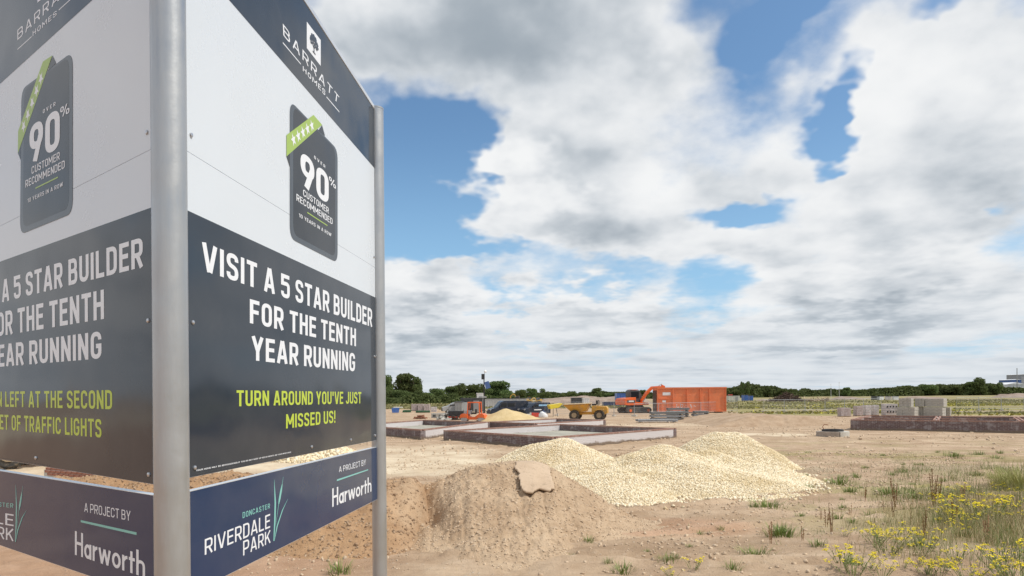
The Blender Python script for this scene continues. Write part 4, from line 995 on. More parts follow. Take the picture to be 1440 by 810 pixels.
# --- dumper
M_DYEL = paint('dusty yellow paint', (.70, .36, .05), .65, .6); M_DUSTY = simple('caked dust', (.36, .27, .17), .9, 0, .2, 5)
def dumper(loc, rz, label, scale=1.0):
    d = empty('site_dumper', loc, rz, label, 'dumper'); d.scale = (scale,)*3
    for x in (-1.05, 1.15):
        for s in (-1, 1):
            w_ = MB().wheel((x, s*.78, .46), .46, .36).build('wheel', M_RUB, d, smooth=True)
            MB().disc((x, s*.80, .46), .235, .34, 12).build('rim', M_DUSTY, w_)
            for k in range(14):
                a = 2*math.pi*k/14
                if k == 0: tr = MB()
                tr.box((x+.455*math.cos(a), s*.78, .46+.455*math.sin(a)), (.03, .34, .07), ry=-a)
            tr.build('tread', M_RUB, w_)['kind'] = 'stuff'
    MB().box((.35, 0, .62), (2.4, .62, .24)).build('chassis', M_DYEL, d, bevel=.02)
    # skip: wide scoop overhanging at the front (-x)
    top = [(-2.05, -.95, 1.42), (.28, -.95, 1.50), (.28, .95, 1.50), (-2.05, .95, 1.42)]; bot = [(-1.35, -.55, .72), (-.05, -.55, .78), (-.05, .55, .78), (-1.35, .55, .72)]
    MB().add(top+bot, [[0, 1, 5, 4], [1, 2, 6, 5], [2, 3, 7, 6], [3, 0, 4, 7], [4, 5, 6, 7]]).build('skip', M_DYEL, d)
    mb = MB()
    for i in range(4): mb.tube([top[i], top[(i+1) % 4]], .045, 6)
    mb.build('skip_rim', simple('dusty pale rim', (.62, .50, .34), .9), d)
    MB().add([(x, y, z-.08) for x, y, z in top], [[0, 1, 2, 3]]).build('load', M_DUST, d)
    MB().prism([(.45, .7), (.45, 1.25), (.75, 1.30), (1.75, 1.22), (1.85, 1.05), (1.85, .62), (1.5, .5)], -.52, .52).build('bonnet', M_DYEL, d, bevel=.03)
    MB().box((.62, 0, 1.38), (.4, .42, .14)).box((.84, 0, 1.58), (.10, .42, .36)).build('seat', M_BLACK, d, bevel=.02)
    MB().tube([(.30, 0, 1.2), (.22, 0, 1.52)], .03, 6).build('steering_column', M_BLACK, d)
    for s in (-.45, .45): MB().tube([(1.0, s, 1.25), (1.0, s, 1.72), (1.0, s*.3, 1.76)], .035, 6).build('roll_bar', M_BLACK, d)
    for s in (-1, 1): MB().prism([(.75, .95), (.8, 1.0), (1.55, 1.0), (1.6, .95), (1.55, .93), (.8, .93)], s*.95-.2, s*.95+.05).build('mudguard', M_DYEL, d)
    return d
g = gp(826, 590.8); dumper((g.x, g.y, 0), R(-14), 'dusty yellow articulated dumper with empty skip standing before the fence', 1.0)
dumper((-15.4, 23.0, 0), R(20), 'yellow dumper glimpsed through the slot in the left sign face', 1.0)
# --- vans
def van(loc, rz, label, L=5.4, H=2.3, side=None, col=None):
    v = empty('parked_van', loc, rz, label, 'van'); v.scale = (.74, .74, .74); col = col or M_NAVY; h = H
    pr = [(-L/2, .35), (-L/2, .95), (-L/2+.15, 1.12), (-L/2+1.0, 1.32), (-L/2+1.75, h-.12), (-L/2+2.1, h), (L/2-.15, h-.02), (L/2, h-.25), (L/2, .35)]
    MB().prism(pr, -.95, .95).build('body', col, v, bevel=.06)
    MB().prism([(-L/2+1.08, 1.38), (-L/2+1.72, h-.22), (-L/2+1.66, h-.18), (-L/2+1.0, 1.36)], -.80, .80).build('windscreen', M_GLASS, v)
    for s in (-1, 1):
        y = s*.955
        MB().prism([(-L/2+1.3, 1.35), (-L/2+1.75, h-.35), (-L/2+2.45, h-.35), (-L/2+2.45, 1.35)], y-.012, y+.012).build('window', M_GLASS, v)
        MB().prism([(-L/2+2.62, 1.4), (-L/2+2.62, h-.38), (-L/2+3.7, h-.38), (-L/2+3.7, 1.4)], y-.012, y+.012).build('window', M_GLASS, v)
        MB().box((-L/2+1.45, s*1.08, 1.4), (.12, .2, .28)).build('mirror', M_BLACK, v)
        MB().box((-L/2+.12, s*.72, .98), (.28, .32, .22)).build('headlight', M_SILV, v, bevel=.03)
        for x in (-L/2+.95, L/2-1.05):
            w_ = MB().wheel((x, s*.84, .36), .36, .24, 20).build('wheel', M_RUB, v, smooth=True); MB().disc((x, s*.86, .36), .2, .23, 12).build('rim', M_SILV, w_)
    MB().box((-L/2-.03, 0, .55), (.14, 1.8, .32)).build('bumper', M_BLACK, v, bevel=.03)
    MB().box((-L/2-.02, 0, .86), (.06, 1.0, .16)).build('grille', M_BLACK, v)
    for s, x0, x1, z0, z1, mt in (side or []): MB().box(((x0+x1)/2, s*.975, (z0+z1)/2), (x1-x0, .015, z1-z0)).build('lettering_strip', mt, v)
    return v
g = gp(714, 585); van((g.x, g.y, 0), R(20), 'dark blue long van with side windows, nose to the left, behind the sand pile', 5.9, 2.3)
g = gp(751, 584.6); van((g.x, g.y-.5, 0), R(38), 'black smaller van with pale blue lettering on its side, right of the long van', 4.9, 2.0, [(-1, .1, 1.9, 1.45, 1.7, M_LBL), (-1, -.8, .6, .85, 1.0, M_WHT)])
g = gp(634, 582.5); van((g.x, g.y+6, 0), R(10), 'silver pickup style van left of the grey box body, near the brick pallets', 4.6, 1.9, None, M_SILV)
# --- small tandem roller
g = gp(665.5, 593.2)
r_ = empty('road_roller', (g.x, g.y, 0), R(-10), 'orange ride on roller with a square orange roll frame in front of the cabin', 'road roller')
for x in (-.72, .78):
    w_ = MB().disc((x, 0, .29), .29, .92, 22).build('drum', M_GALV, r_, smooth=True)
    MB().prism([(x-.36, .30), (x-.30, .62), (x-.12, .72), (x+.14, .72), (x+.32, .60), (x+.36, .30), (x+.18, .38), (x-.18, .38)], -.56, .56).build('drum_guard', M_OR, r_, bevel=.02)
MB().prism([(-.55, .36), (-.45, .60), (-.1, .42), (.2, .44), (.5, .62), (.6, .36), (.3, .2), (-.3, .2)], -.36, .36).build('frame', M_OR, r_)
MB().box((-.45, 0, .82), (.62, .6, .34)).build('bonnet', M_SILV, r_, bevel=.04)
MB().box((.08, 0, .72), (.36, .42, .12)).box((.27, 0, .92), (.10, .42, .36)).build('seat', M_BLACK, r_)
MB().tube([(-.14, 0, .62), (-.24, 0, 1.0)], .025, 6).box((-.25, 0, 1.02), (.05, .3, .3), ry=.4).build('steering_wheel', M_BLACK, r_)
for s in (-.4, .4): MB().tube([(-.42, s, .55), (-.36, s, 1.66), (.62, s, 1.66), (.66, s, .5)], .055, 6).build('roll_frame', M_OR, r_)
MB().box((.13, 0, 1.70), (1.06, .84, .06)).build('roof', M_OR, r_)
# --- low trailer with black tub
g = gp(643, 590.5)
t = empty('plant_trailer', (g.x, g.y, 0), R(-6), 'low trailer with black tub and red chassis left of the orange roller', 'trailer')
MB().box((0, 0, .28), (1.6, 1.0, .12)).build('chassis', M_RED, t)
MB().prism([(-.75, .36), (-.8, .85), (.7, .85), (.6, .36)], -.45, .45).build('tub', M_BLACK, t, bevel=.03)
for s in (-.55, .55):
    for x in (-.25, .3): MB().wheel((x, s, .22), .22, .14, 14).build('wheel', M_RUB, t, smooth=True)
MB().tube([(.8, 0, .3), (1.35, 0, .3)], .04, 6).build('drawbar', M_RED, t)
# --- cabins
def cabin(px0, px1, pyb, H, mat, label, name='site_cabin', depth=2.4, Y=None, rz=0, door=True, doors=None):
    a = gp(px0, pyb); b = gp(px1, pyb); w = (b.x-a.x)
    c = empty(name, ((a.x+b.x)/2, a.y+depth/2, 0), rz, label, 'cabin' if name == 'site_cabin' else 'container')
    MB().box((0, 0, H/2+.08), (w, depth, H-.1)).build('body', mat, c, bevel=.03)
    MB().box((0, 0, H+.05), (w+.12, depth+.12, .1)).build('roof', M_DKG if mat is not M_WHT else M_WHT, c)
    n = max(3, int(w/.45))
    for i in range(n): MB().box((-w/2+(i+.5)*w/n, -depth/2-.02, H/2+.05), (.09, .05, H-.35)).build('rib', mat, c)
    if door: MB().box((w*.22, -depth/2-.05, H*.45), (.8, .04, H*.8)).build('door', M_GREY, c)
    return c
cabin(648, 678, 580.2, 1.9, M_DKG, 'dark grey site cabin with flat roof behind the orange roller')
cabin(639.5, 650, 581.5, 1.45, M_GREY, 'pale grey box cabin between the silver van and the dark cabin', door=False)
cabin(670.5, 679.5, 578, 2.6, M_WHT, 'small tall white welfare unit at the foot of the camera mast', depth=2.0)
cabin(681, 741, 574, 1.7, simple('pale hoarding sheet', (.5, .5, .48), .8, 0, .12), 'long pale grey storage container behind the two dark vans', 'storage_container', 2.4)
cabin(1024, 1046.5, 564.5, 1.75, simple('pale cream sheet', (.62, .61, .55), .7, 0, .1), 'long cream container right behind the end of the skip', 'storage_container', 3)
cabin(1047, 1053.5, 564, 1.9, M_BLUE2, 'dark blue container next to the cream container', 'storage_container', 3, door=False)
cabin(1055, 1061, 563.8, 1.7, M_BLUE2, 'separate small blue container at the end of the row', 'storage_container', 3, door=False)
cabin(868, 884, 572, 2.6, M_BLUE2, 'blue steel container with pale frames, left behind the orange excavator', 'storage_container', 3, door=False)
cabin(849, 869, 573, .95, paint('dull dark blue', (.03, .06, .16)), 'low dark blue tipping skip behind the dumper', 'storage_container', 2, door=False)
cabin(804, 819.5, 574, 1.75, M_DKG, 'dark green grey tank cabin behind the dumper skip', depth=2, door=False)
cabin(820.5, 829.5, 575, 1.7, M_WHT, 'small white cabin directly behind the dumper seat', depth=2, door=False)
cabin(1026, 1034, 560, 2.2, M_RED, 'red and white lorry box far behind the cream container', 'storage_container', 3, door=False)
# --- camera mast
g = gp(681, 581)
t = empty('camera_mast', (g.x, g.y, 0), 0, 'tall black camera mast with solar panel, white camera dome on top', 'camera mast')
mh_ = (581-527)/960*g.y
MB().tube([(0, 0, 0), (0, 0, mh_*.45), (0, 0, mh_)], [.14, .09, .06], 10).build('pole', M_BLACK, t, smooth=True)
for a in range(3): MB().tube([(0, 0, .35), (1.1*math.cos(a*2.1+.4), 1.1*math.sin(a*2.1+.4), .03)], .05, 6).build('leg', M_BLACK, t)
MB().box((-.12, 0, mh_-.25), (.42, .4, .72)).build('speaker_box', M_BLACK, t, bevel=.04)
MB().box((.45, -.2, mh_-1.35), (.62, .06, 1.05), ry=-.3, rx=-.5).build('solar_panel', simple('solar cells', (.05, .09, .22), .25, .1, .1), t)
MB().tube([(0, 0, mh_), (.15, 0, mh_+.45)], .03, 6).build('bracket', M_GALV, t)
MB().tube([(.18, 0, mh_+.30), (.18, 0, mh_+.42), (.18, 0, mh_+.62)], [.14, .2, .08], 12).build('camera_dome', M_WHT, t, smooth=True)
MB().box((.05, -.1, mh_*.42), (.55, .2, .1)).build('lamp', M_WHT, t)
# --- wrapped pallets of bricks and stacks of blocks
def pallet(loc, w, d, h, mat, label, rows=0, rz=0, group=None, name='brick_pallet', holes=False, cat='pallet'):
    p = empty(name, loc, rz, label, cat, group)
    MB().box((0, 0, .05), (w, d, .03)).box((-w*.4, 0, .02), (.1, d, .08)).box((w*.4, 0, .02), (.1, d, .08)).box((0, 0, .02), (.1, d, .08)).build('pallet_base', M_WOOD, p)
    n = max(1, int(round(h/.22)))
    for i in range(n):
        MB().box((rg.uniform(-.008, .008), 0, .07+(i+.5)*h/n), (w-.02, d-.02, h/n-.018)).build('layer', mat, p, bevel=.008)
    if holes:
        for i in range(4):
            for zz in (.3, .75): MB().box((-w*.36+i*w*.24, -d/2, .07+h*zz), (w*.11, .03, h*.13)).build('gap', M_BLACK, p)
    return p
BRICKP = simple('grey pink bricks under film', (.42, .34, .32), .5, 0, .2, 5, .2, dirt=(.62, .60, .60), dirtamt=.7)
for a, b, yb, Hh, lb_ in ((1183, 1202, 586.3, .78, 'leftmost wrapped brick pallet of the four left of the block stacks'), (1206, 1217.5, 585.6, .92, 'wrapped brick pallet with dark centre, second from the left of the four'),
        (1218.5, 1228.5, 585, .98, 'narrow whitish wrapped pallet, third of the four near the blocks'), (1230, 1240, 584.6, .98, 'pale wrapped pallet nearest to the block stacks')):
    p = gp(a, yb); q = gp(b, yb); pallet(((p.x+q.x)/2, p.y+.6, 0), (q.x-p.x)*.84, .8, Hh, BRICKP if a < 1218 else M_PLW, lb_, group='wrapped brick pallets')
p = gp(1245, 585); q = gp(1268, 585)
pallet(((p.x+q.x)/2, p.y+.5, 0), (q.x-p.x)*.86, .9, 1.1, M_PLW, 'white wrapped pack with two rows of dark gaps left of the grey blocks', holes=True, name='block_pack')
def bstack(x0, x1, y0, y1, lb_, back=.0, light=False, rz=R(-46)):
    dist = 63.5+back; a = at(x0, y1, dist); b = at(x1, y1, dist); w = (b.x-a.x)*.86; dp = min(1.15, w*.75); zb = max(0, at(x0, y1, dist).z); h = (y1-y0)/960*dist
    o = empty('block_stack', ((a.x+b.x)/2, dist+.5, zb), rz, lb_, 'block stack', 'grey concrete block stacks')
    n = max(3, int(h/.22))
    me_ = None
    for i in range(n):
        for s in (-1, 0, 1):
            if me_ is None: me_ = MB().box((0, 0, 0), (w/3-.012, dp, h/n-.014)).mesh('block'); me_.materials.append(M_BLK)
            k = bpy.data.objects.new('block', me_); COL.objects.link(k); k.parent = o; k.location = (s*w/3+rg.uniform(-.01, .01), rg.uniform(-.015, .015), (i+.5)*h/n)
    return o
for q in ((1267, 1294, 572.8, 585.5, 'grey block stack at bottom left, beside the white wrapped pack'), (1296, 1306, 572.5, 585.3, 'narrow block stack in the bottom row between the two wide ones', .6),
          (1305.5, 1333, 572.6, 585.5, 'wide grey block stack at the bottom, third in the row'), (1334, 1342, 573.2, 585.2, 'narrow block stack at the far right end of the bottom row', .5),
          (1269.5, 1288, 560, 572.2, 'grey block stack on top at the left'), (1292, 1306, 560.2, 572.0, 'small block stack on top in the middle, in front of a gap', .6),
          (1307.5, 1334.5, 560.5, 572.1, 'wide block stack on top at the right end')):
    bstack(*q)
for a, b, yb, Hh, lb_ in ((578, 586.5, 578, 1.0, 'left wrapped block pallet of the three by the field left of the silver van'), (587, 595, 578, 1.02, 'middle one of the three wrapped pallets by the field'), (596, 604, 578, .98, 'right one of the three wrapped pallets by the field')):
    p = gp(a, yb); q = gp(b, yb); pallet(((p.x+q.x)/2, p.y+.6, 0), q.x-p.x-.06, 1.15, Hh, BRICKP, lb_, group='wrapped pallets by the field')
p = gp(551, 581.5); MBb = empty('tool_bin', (p.x+.5, p.y, 0), R(5), 'blue tool bin with white lid near the left field', 'bin')
MB().prism([(-.42, .1), (-.5, .75), (.5, .75), (.42, .1)], -.4, .4).build('tub', M_BLUE2, MBb, bevel=.03); MB().box((.35, 0, .82), (1.2, .8, .1)).build('lid', M_WHT, MBb)
M_GRN = simple('faded green netting', (.06, .15, .08), .8, 0, .2, 4)
for a, b, yb, hh_, mt_, lb_ in ((566, 577, 580, .35, M_GRN, 'low stack of green sheeting left of the wrapped pallets by the field'), (584, 603, 580.5, .3, M_GRN, 'long low stack of green sheeting in front of the wrapped pallets'),
        (605, 613, 579.5, .75, M_PLW, 'small pale wrapped pack right of the wrapped pallets'), (622, 631, 586, .4, M_SILV, 'flat stack of silvery sheets beside the rubble'), (655, 662, 579, .9, M_WHT, 'white crate in front of the dark cabin')):
    p = gp(a, yb); q = gp(b, yb); o = empty('sheet_stack', ((p.x+q.x)/2, p.y+.5, 0), R(4), lb_, 'stack')
    for k in range(3): MB().box((rg.uniform(-.06, .06), rg.uniform(-.05, .05), hh_*(k+.5)/3), (q.x-p.x, .9, hh_/3-.02)).build('layer', mt_, o)
# grey concrete units and rubble
for i, (a, b, yb, Hh, lb_) in enumerate(((606, 613.5, 588, .5, 'left low grey concrete unit on the bare ground'), (614.5, 622, 588.3, .52, 'right low grey concrete unit beside the rubble'))):
    p = gp(a, yb); q = gp(b, yb); o = empty('concrete_unit', ((p.x+q.x)/2, p.y+.4, 0), R(8), lb_, 'concrete unit')
    MB().box((0, 0, Hh/2), (q.x-p.x, .8, Hh)).build('block', M_BLK, o, bevel=.03); MB().box((0, -.41, Hh/2), ((q.x-p.x)*.5, .02, Hh*.4)).build('recess', M_DKG, o)
def pile(name, px_, py_, w, h, mat, label, cat, n=60, smin=.1, smax=.4, seed=1, depth=None, flat=.6):
    r = np.random.default_rng(seed); c = gp(px_, py_); P = []
    for _ in range(n):
        a = r.uniform(0, 2*np.pi); q = r.uniform(0, 1)**.6; z = h*(1-q)*r.uniform(.2, 1)
        P.append((c.x+q*w/2*math.cos(a), c.y+q*(depth or w)/2*math.sin(a), z))
    s = r.uniform(smin, smax, n); V, F = scatter(name, STONE_V, STONE_F, np.array(P), np.stack([s*1.4, s, s*flat], -1), r)
    return tag(link(name, npmesh(name, V, F), mat), label, cat)
pile('rubble_pile', 628, 590.5, 2.0, .7, M_BLK, 'pile of broken pale concrete between the units and the black trailer', 'rubble pile', 50, seed=3)
pile('scrap_lump', 591, 589, 1.3, .45, simple('rusty clods', (.22, .09, .05), .9), 'small rusty brown lump alone on the bare ground at left', 'scrap lump', 30, .1, .3, 4)
# --- stacked steel beams
def beams(x0, x1, yb, lays, label, depth=1.2, dark=0):
    a = gp(x0, yb); b = gp(x1, yb); w = b.x-a.x
    o = empty('steel_stack', ((a.x+b.x)/2, a.y+depth/2, 0), R(-3), label, 'steel stack', 'grey steel stacks in front of the skip')
    z = 0
    for i in range(lays):
        for s in (-.42, .42): MB().box((w*s, 0, z+.04), (.1, depth, .08)).build('bearer', M_WOOD, o)
        for k in range(4):
            y = -depth/2+(k+.5)*depth/4; x_ = rg.uniform(-.12, .12)
            MB().box((x_, y, z+.095), (w*rg.uniform(.93, 1), depth/5, .03)).box((x_, y, z+.235), (w*.97, depth/5, .03)).box((x_, y, z+.165), (w*.97, .05, .14)).build('beam', M_GALV if (i+dark) % 2 == 0 else M_GREY, o)
        z += .255
    return o
beams(898, 958, 594.5, 1, 'lowest and longest grey steel layer at the front, left of the others')
beams(917, 966, 592.2, 3, 'three layer grey steel stack in the middle in front of the skip', 1.4, 1)
beams(940, 972, 589.8, 4, 'four layer steel stack just behind the middle one', 1.0)
beams(975, 989.5, 593, 1, 'short steel bundle on the ground right of the middle stack', 1.0)
beams(979, 1000, 590.5, 3, 'dark short steel stack at the right end by the ramp', 1.6, 1)
# --- fences
def mesh_fence(x0, x1, y0b, y1b, H, n, label, rise=0):
    a = gp(x0, y0b); b = gp(x1, y1b); d = b-a; L = d.length/n; rz = math.atan2(d.y, d.x)
    o = empty('mesh_fence', (a.x, a.y, 0), rz, label, 'fence')
    for i in range(n):
        f = empty('fence_panel', (i*L, 0, 0)); f.parent = o; del_ = None
        MB().tube([(.03, 0, .08), (.03, 0, H), (L-.03, 0, H), (L-.03, 0, .08)], .022, 5).tube([(.03, 0, .2), (L-.03, 0, .2)], .015, 5).build('frame', M_GALV, f)
        mb = MB()
        for k in range(1, int(L/.12)): mb.box((k*.12, 0, H/2+.1), (.006, .006, H-.2))
        for z in (.5, .9, 1.3): 
            if z < H: mb.box((L/2, 0, z), (L-.06, .007, .007))
        mb.build('wires', M_GALV, f)['kind'] = 'stuff'
        MB().box((0, 0, .06), (.24, .6, .12)).build('foot', M_CONC, f)
    return o
mesh_fence(783, 892, 584.5, 585.5, 1.5, 4, 'low mesh fence behind the yellow dumper')
mesh_fence(892, 1037, 585.5, 579.0, 1.3, 5, 'mesh fence running in front of the excavator and the skip')
mesh_fence(1073, 1240, 579.5, 576, 1.5, 6, 'thin mesh fence in the yellow weeds right of the ramp')
mesh_fence(740, 771, 584.2, 584.8, 1.9, 1, 'single fence panel just right of the black van')
mesh_fence(1345, 1440, 577.5, 577, 1.6, 3, 'thin mesh fence in the weeds right of the block stacks')
# --- bits by the vans
g = gp(780, 586)
o = empty('feed_hopper', (g.x, g.y, 0), R(12), 'bright yellow hopper on thin legs between vans and dumper', 'hopper')
MB().prism([(-.75, 1.25), (-.55, .80), (.35, .95), (.75, 1.35), (.6, 1.42), (-.1, 1.32)], -.45, .45).build('hopper', M_YELB, o, bevel=.02)
for x in (-.25, .25): MB().tube([(x, -.3, 0), (x*.6, 0, .95)], .03, 5).build('leg', M_DKG, o)
g = gp(742, 586.5); o = empty('barrier', (g.x, g.y, 0), 0, 'white and red plastic barrier lying in front of the black van', 'barrier')
MB().prism([(-.9, 0), (-.7, .3), (.2, .32), (.35, 0)], -.2, .2).build('white_section', M_WHT, o, bevel=.03); MB().prism([(.36, 0), (.42, .45), (1.2, .42), (1.35, 0)], -.2, .2).build('red_section', M_RED, o, bevel=.03)
g = gp(764, 587); o = empty('bulk_bag', (g.x, g.y, 0), 0, 'slumped white bulk bag on the ground left of the yellow hopper', 'bag')
MB().tube([(0, 0, 0), (0, 0, .2), (.05, 0, .45), (.1, 0, .52)], [.45, .5, .38, .2], 12).build('bag', M_WHT, o, smooth=True); MB().tube([(-.2, 0, .45), (0, 0, .7), (.25, 0, .5)], .02, 5).build('handle', M_BLUE2, o)
# --- brush heap, logs, far rubble bank
g = gp(1106, 563.3); r = random.Random(9); mb = MB(); cy = 190
for i in range(520):
    a = r.uniform(0, 6.28); q = r.uniform(0, 1)**.7; x = q*5.2*math.cos(a); y = q*4*math.sin(a); z = 2.7*(1-q**1.2)*r.uniform(.2, 1)
    d = Vector((r.uniform(-1, 1), r.uniform(-1, 1), r.uniform(-.4, .6))).normalized()*r.uniform(.6, 2.0)
    p = Vector((x, y, max(.05, z))); mb.tube([p-d/2, p+d/2], r.uniform(.03, .13), 4)
P_b = at(1106, 560, cy)
tag(mb.build('brush_heap', simple('dead brushwood', (.11, .07, .05), .95, 0, .3, 2), None, loc=(P_b.x, cy, 0)), 'dark brown heap of dead brushwood on the far field', 'brush heap')
P_b = at(1148, 560, 185); lg = empty('log_pile', (P_b.x, 185, 0), 0, 'row of cut pale logs lying right of the brushwood heap', 'log pile')
for i in range(34):
    x = r.uniform(-3.6, 3.6); MB().tube([(x, r.uniform(-1, 1), r.uniform(.1, .9)), (x+r.uniform(-.8, 1.6), r.uniform(-2, 1), r.uniform(.2, 1.3))], r.uniform(.1, .2), 6).build('log', simple('cut logs', (.42, .32, .20), .9) if i == 0 else bpy.data.materials['cut logs'], lg)
def far_bank(name, x0, x1, Y, h, mat, label, seed, depth=10):
    a = at(x0, 560, Y).x; b = at(x1, 560, Y).x
    X, Yg = np.meshgrid(np.linspace(a, b, 160), np.linspace(Y-depth, Y+depth, 24))
    e = np.minimum(sstep(X, a, a+6), 1-sstep(X, b-6, b))
    Z = h*e*(1-((Yg-Y)/depth)**2)*(.55+.9*fbm(X/5, Yg/5, 4, seed))-.3
    o = link(name, gridmesh(name, X, Yg, Z, False), mat); return tag(o, label, 'earth bank')
far_bank('earth_bank', 742, 925, 190, 2.1, soil('pinkish rubble', (.25, .185, .14), (.38, .30, .25), (.5, .43, .37), .3, .5), 'long pinkish rubble bank far behind the dumper and excavator', 201)
far_bank('earth_bank', 1060, 1090, 230, 1.2, bpy.data.materials['pinkish rubble'], 'short brown earth bank behind the blue containers', 203)
far_bank('earth_bank', 1165, 1215, 240, 1.3, bpy.data.materials['pinkish rubble'], 'brown hummock of earth on the far field above the wrapped pallets', 205)
far_bank('earth_bank', 1262, 1330, 250, 1.0, bpy.data.materials['pinkish rubble'], 'pale earth bank on the far field above the block stacks', 207)
far_bank('earth_bank', 1400, 1470, 260, 1.9, bpy.data.materials['pinkish rubble'], 'brown bank at the far right under the works buildings', 209)
for i, x in enumerate((1229, 1238, 1249, 1259)):
    p = at(x, 557, 215)
    o = empty('storage_box', (p.x, 215, 0), R(r.uniform(-20, 20)), ['leftmost of four small far storage boxes, black', 'second small far storage box, white', 'third small far storage box, pale', 'rightmost small far storage box, white with dark end'][i], 'box')
    MB().box((0, 0, .6), (1.5, 1.2, 1.1)).build('body', [M_DKG, M_WHT, M_PLW, M_WHT][i], o, bevel=.05); MB().box((0, 0, 1.19), (1.6, 1.3, .08)).build('lid', M_DKG, o)
# --- works on the right horizon
M_CLAD = simple('pale cladding', (.62, .64, .66), .6, 0, .06, .3); M_CLB = simple('blue cladding', (.06, .12, .30), .6, 0, .08, .3); M_ROOFW = simple('white roof sheet', (.75, .76, .77), .5)
def works(x0, x1, y0, y1, Y, mat, label, roof=M_ROOFW, pitched=False, name='works_building', depth=20):
    a = at(x0, y1, Y); b = at(x1, y0, Y); w = b.x-a.x; h = b.z
    o = empty(name, ((a.x+b.x)/2, Y+depth/2, 0), 0, label, 'building')
    MB().box((0, 0, h/2), (w, depth, h)).build('wall', mat, o)
    MB().prism([(-w/2-.4, h+.05), (0, h+(w*.12 if pitched else .6)), (w/2+.4, h+.05)], -depth/2-.4, depth/2+.4).build('roof', roof, o)
    n = max(3, int(w/3))
    for i in range(n): MB().box((-w/2+(i+.5)*w/n, -depth/2-.05, h*.4), (w/n*.5, .1, h*.25)).build('window', M_GLASS, o)
    for i in range(n+1): MB().box((-w/2+i*w/n, -depth/2-.06, h/2), (.25, .14, h)).build('column', mat, o)
    return o
works(1416, 1442, 540.5, 549, 620, M_CLAD, 'low white works hall with pale roof on the right horizon', pitched=True)
works(1426, 1436, 534, 541, 640, M_CLB, 'blue clad block rising behind the white works hall')
works(1436.5, 1452, 526.5, 541, 660, simple('grey cladding', (.30, .31, .33), .7), 'tall grey works tower cut by the right edge of the photo')
works(1384, 1391, 544.5, 548.6, 600, M_CLB, 'small blue roofed shed among the trees left of the works', M_CLB)
p = at(1424.6, 545, 620); tag(MB().tube([(0, 0, 0), (0, 0, 20)], [.45, .3], 8).build('radio_mast', M_GREY, None, loc=(p.x, 615, 0)), 'thin grey mast standing above the works on the right horizon', 'mast')
bpy.data.objects['radio_mast'].scale.z = at(1424.6, 517.5, 615).z/20
p = at(1240, 550, 210); 
def pole_(x, y0, Y, label):
    p = at(x, y0, Y); tag(MB().tube([(0, 0, -.2), (0, 0, p.z)], .06, 6).box((0, 0, p.z-.3), (.5, .06, .06)).build('marker_post', M_WHT, None, loc=(p.x, Y, 0)), label, 'post')
pole_(1168.5, 540, 260, 'left of two slim white posts above the log pile'); pole_(1180, 537, 265, 'right and taller one of two slim white posts beyond the logs')
# ---------------------------------------------------------------- trees
def leafmat(name, lo, hi, ylo=.03):
    m, b_, p_ = material(name); tr_ = b_.n('ShaderNodeBsdfTranslucent'); mx_ = b_.n('ShaderNodeMixShader'); mx_.inputs[0].default_value = .38
    rnd = b_.n('ShaderNodeNewGeometry').outputs['Random Per Island']; P = b_.n('ShaderNodeTexCoord').outputs['Object']
    f = b_.m('ADD', b_.m('MULTIPLY', rnd, .5), b_.m('MULTIPLY', b_.noise(P, 1.3, 4, .6), .5))
    oi = b_.n('ShaderNodeObjectInfo').outputs['Random']
    col = b_.mix(b_.sm(f, .25, .75), lo, hi)
    hs = b_.n('ShaderNodeHueSaturation'); b_.put(hs.inputs['Color'], col); b_.put(hs.inputs['Hue'], b_.m('ADD', .48, b_.m('MULTIPLY', oi, .035))); b_.put(hs.inputs['Value'], b_.m('ADD', .8, b_.m('MULTIPLY', oi, .45)))
    b_.put(p_.inputs['Base Color'], hs.outputs[0]); p_.inputs['Roughness'].default_value = .7; p_.inputs['Specular IOR Level'].default_value = .25
    b_.put(tr_.inputs[0], hs.outputs[0]); b_.nt.links.new(p_.outputs[0], mx_.inputs[1]); b_.nt.links.new(tr_.outputs[0], mx_.inputs[2])
    for n_ in b_.nt.nodes:
        if n_.type == 'OUTPUT_MATERIAL': b_.nt.links.new(mx_.outputs[0], n_.inputs[0])
    return m
M_LEAF = leafmat('tree leaves', (.085, .125, .04), (.17, .215, .08)); M_BARK = simple('bark', (.12, .10, .08), .95, 0, .2, 3)
LEAFQ = np.array([(-.5, -.35, 0), (.5, -.35, .12), (.5, .35, 0), (-.5, .35, .12)]); LEAFF = np.array([(0, 1, 2, 3)])
def crown_mesh(seed, n=5200, tall=1.0, ls=.10, lobes=20):
    r = np.random.default_rng(seed); L = []
    for _ in range(lobes):
        a = r.uniform(0, 6.28); q = r.uniform(.05, .62); z = r.uniform(-.75, .72)*tall; k = math.sqrt(max(.05, 1-(z/tall)**2*.8))
        L.append((q*k*math.cos(a), q*k*math.sin(a), z, r.uniform(.25, .46)))
    P = []
    for x, y, z, rad in L:
        m_ = int(n/lobes*(rad/.35)**2); v = r.normal(size=(m_, 3)); v /= np.linalg.norm(v, axis=1)[:, None]
        rr = rad*(1-.55*r.uniform(0, 1, m_)**2.2)*(1+.14*np.sin(v[:, 0]*7+x*9)*np.sin(v[:, 2]*6+z*5)); P.append(v*rr[:, None]*[1, 1, .85]+[x, y, z])
    P = np.concatenate(P); k = P[:, 2] > -.75*tall; P = P[k]
    V, F = scatter('crown', LEAFQ, LEAFF, P, ls*r.uniform(.5, 1.3, len(P)), r)
    me = npmesh('crown', V, F); me.materials.append(M_LEAF); return me
crowns = [crown_mesh(1), crown_mesh(2, tall=1.25), crown_mesh(3, 3200, .8), crown_mesh(4, tall=1.0), crown_mesh(5, 3000, 1.05, .09, 10)]
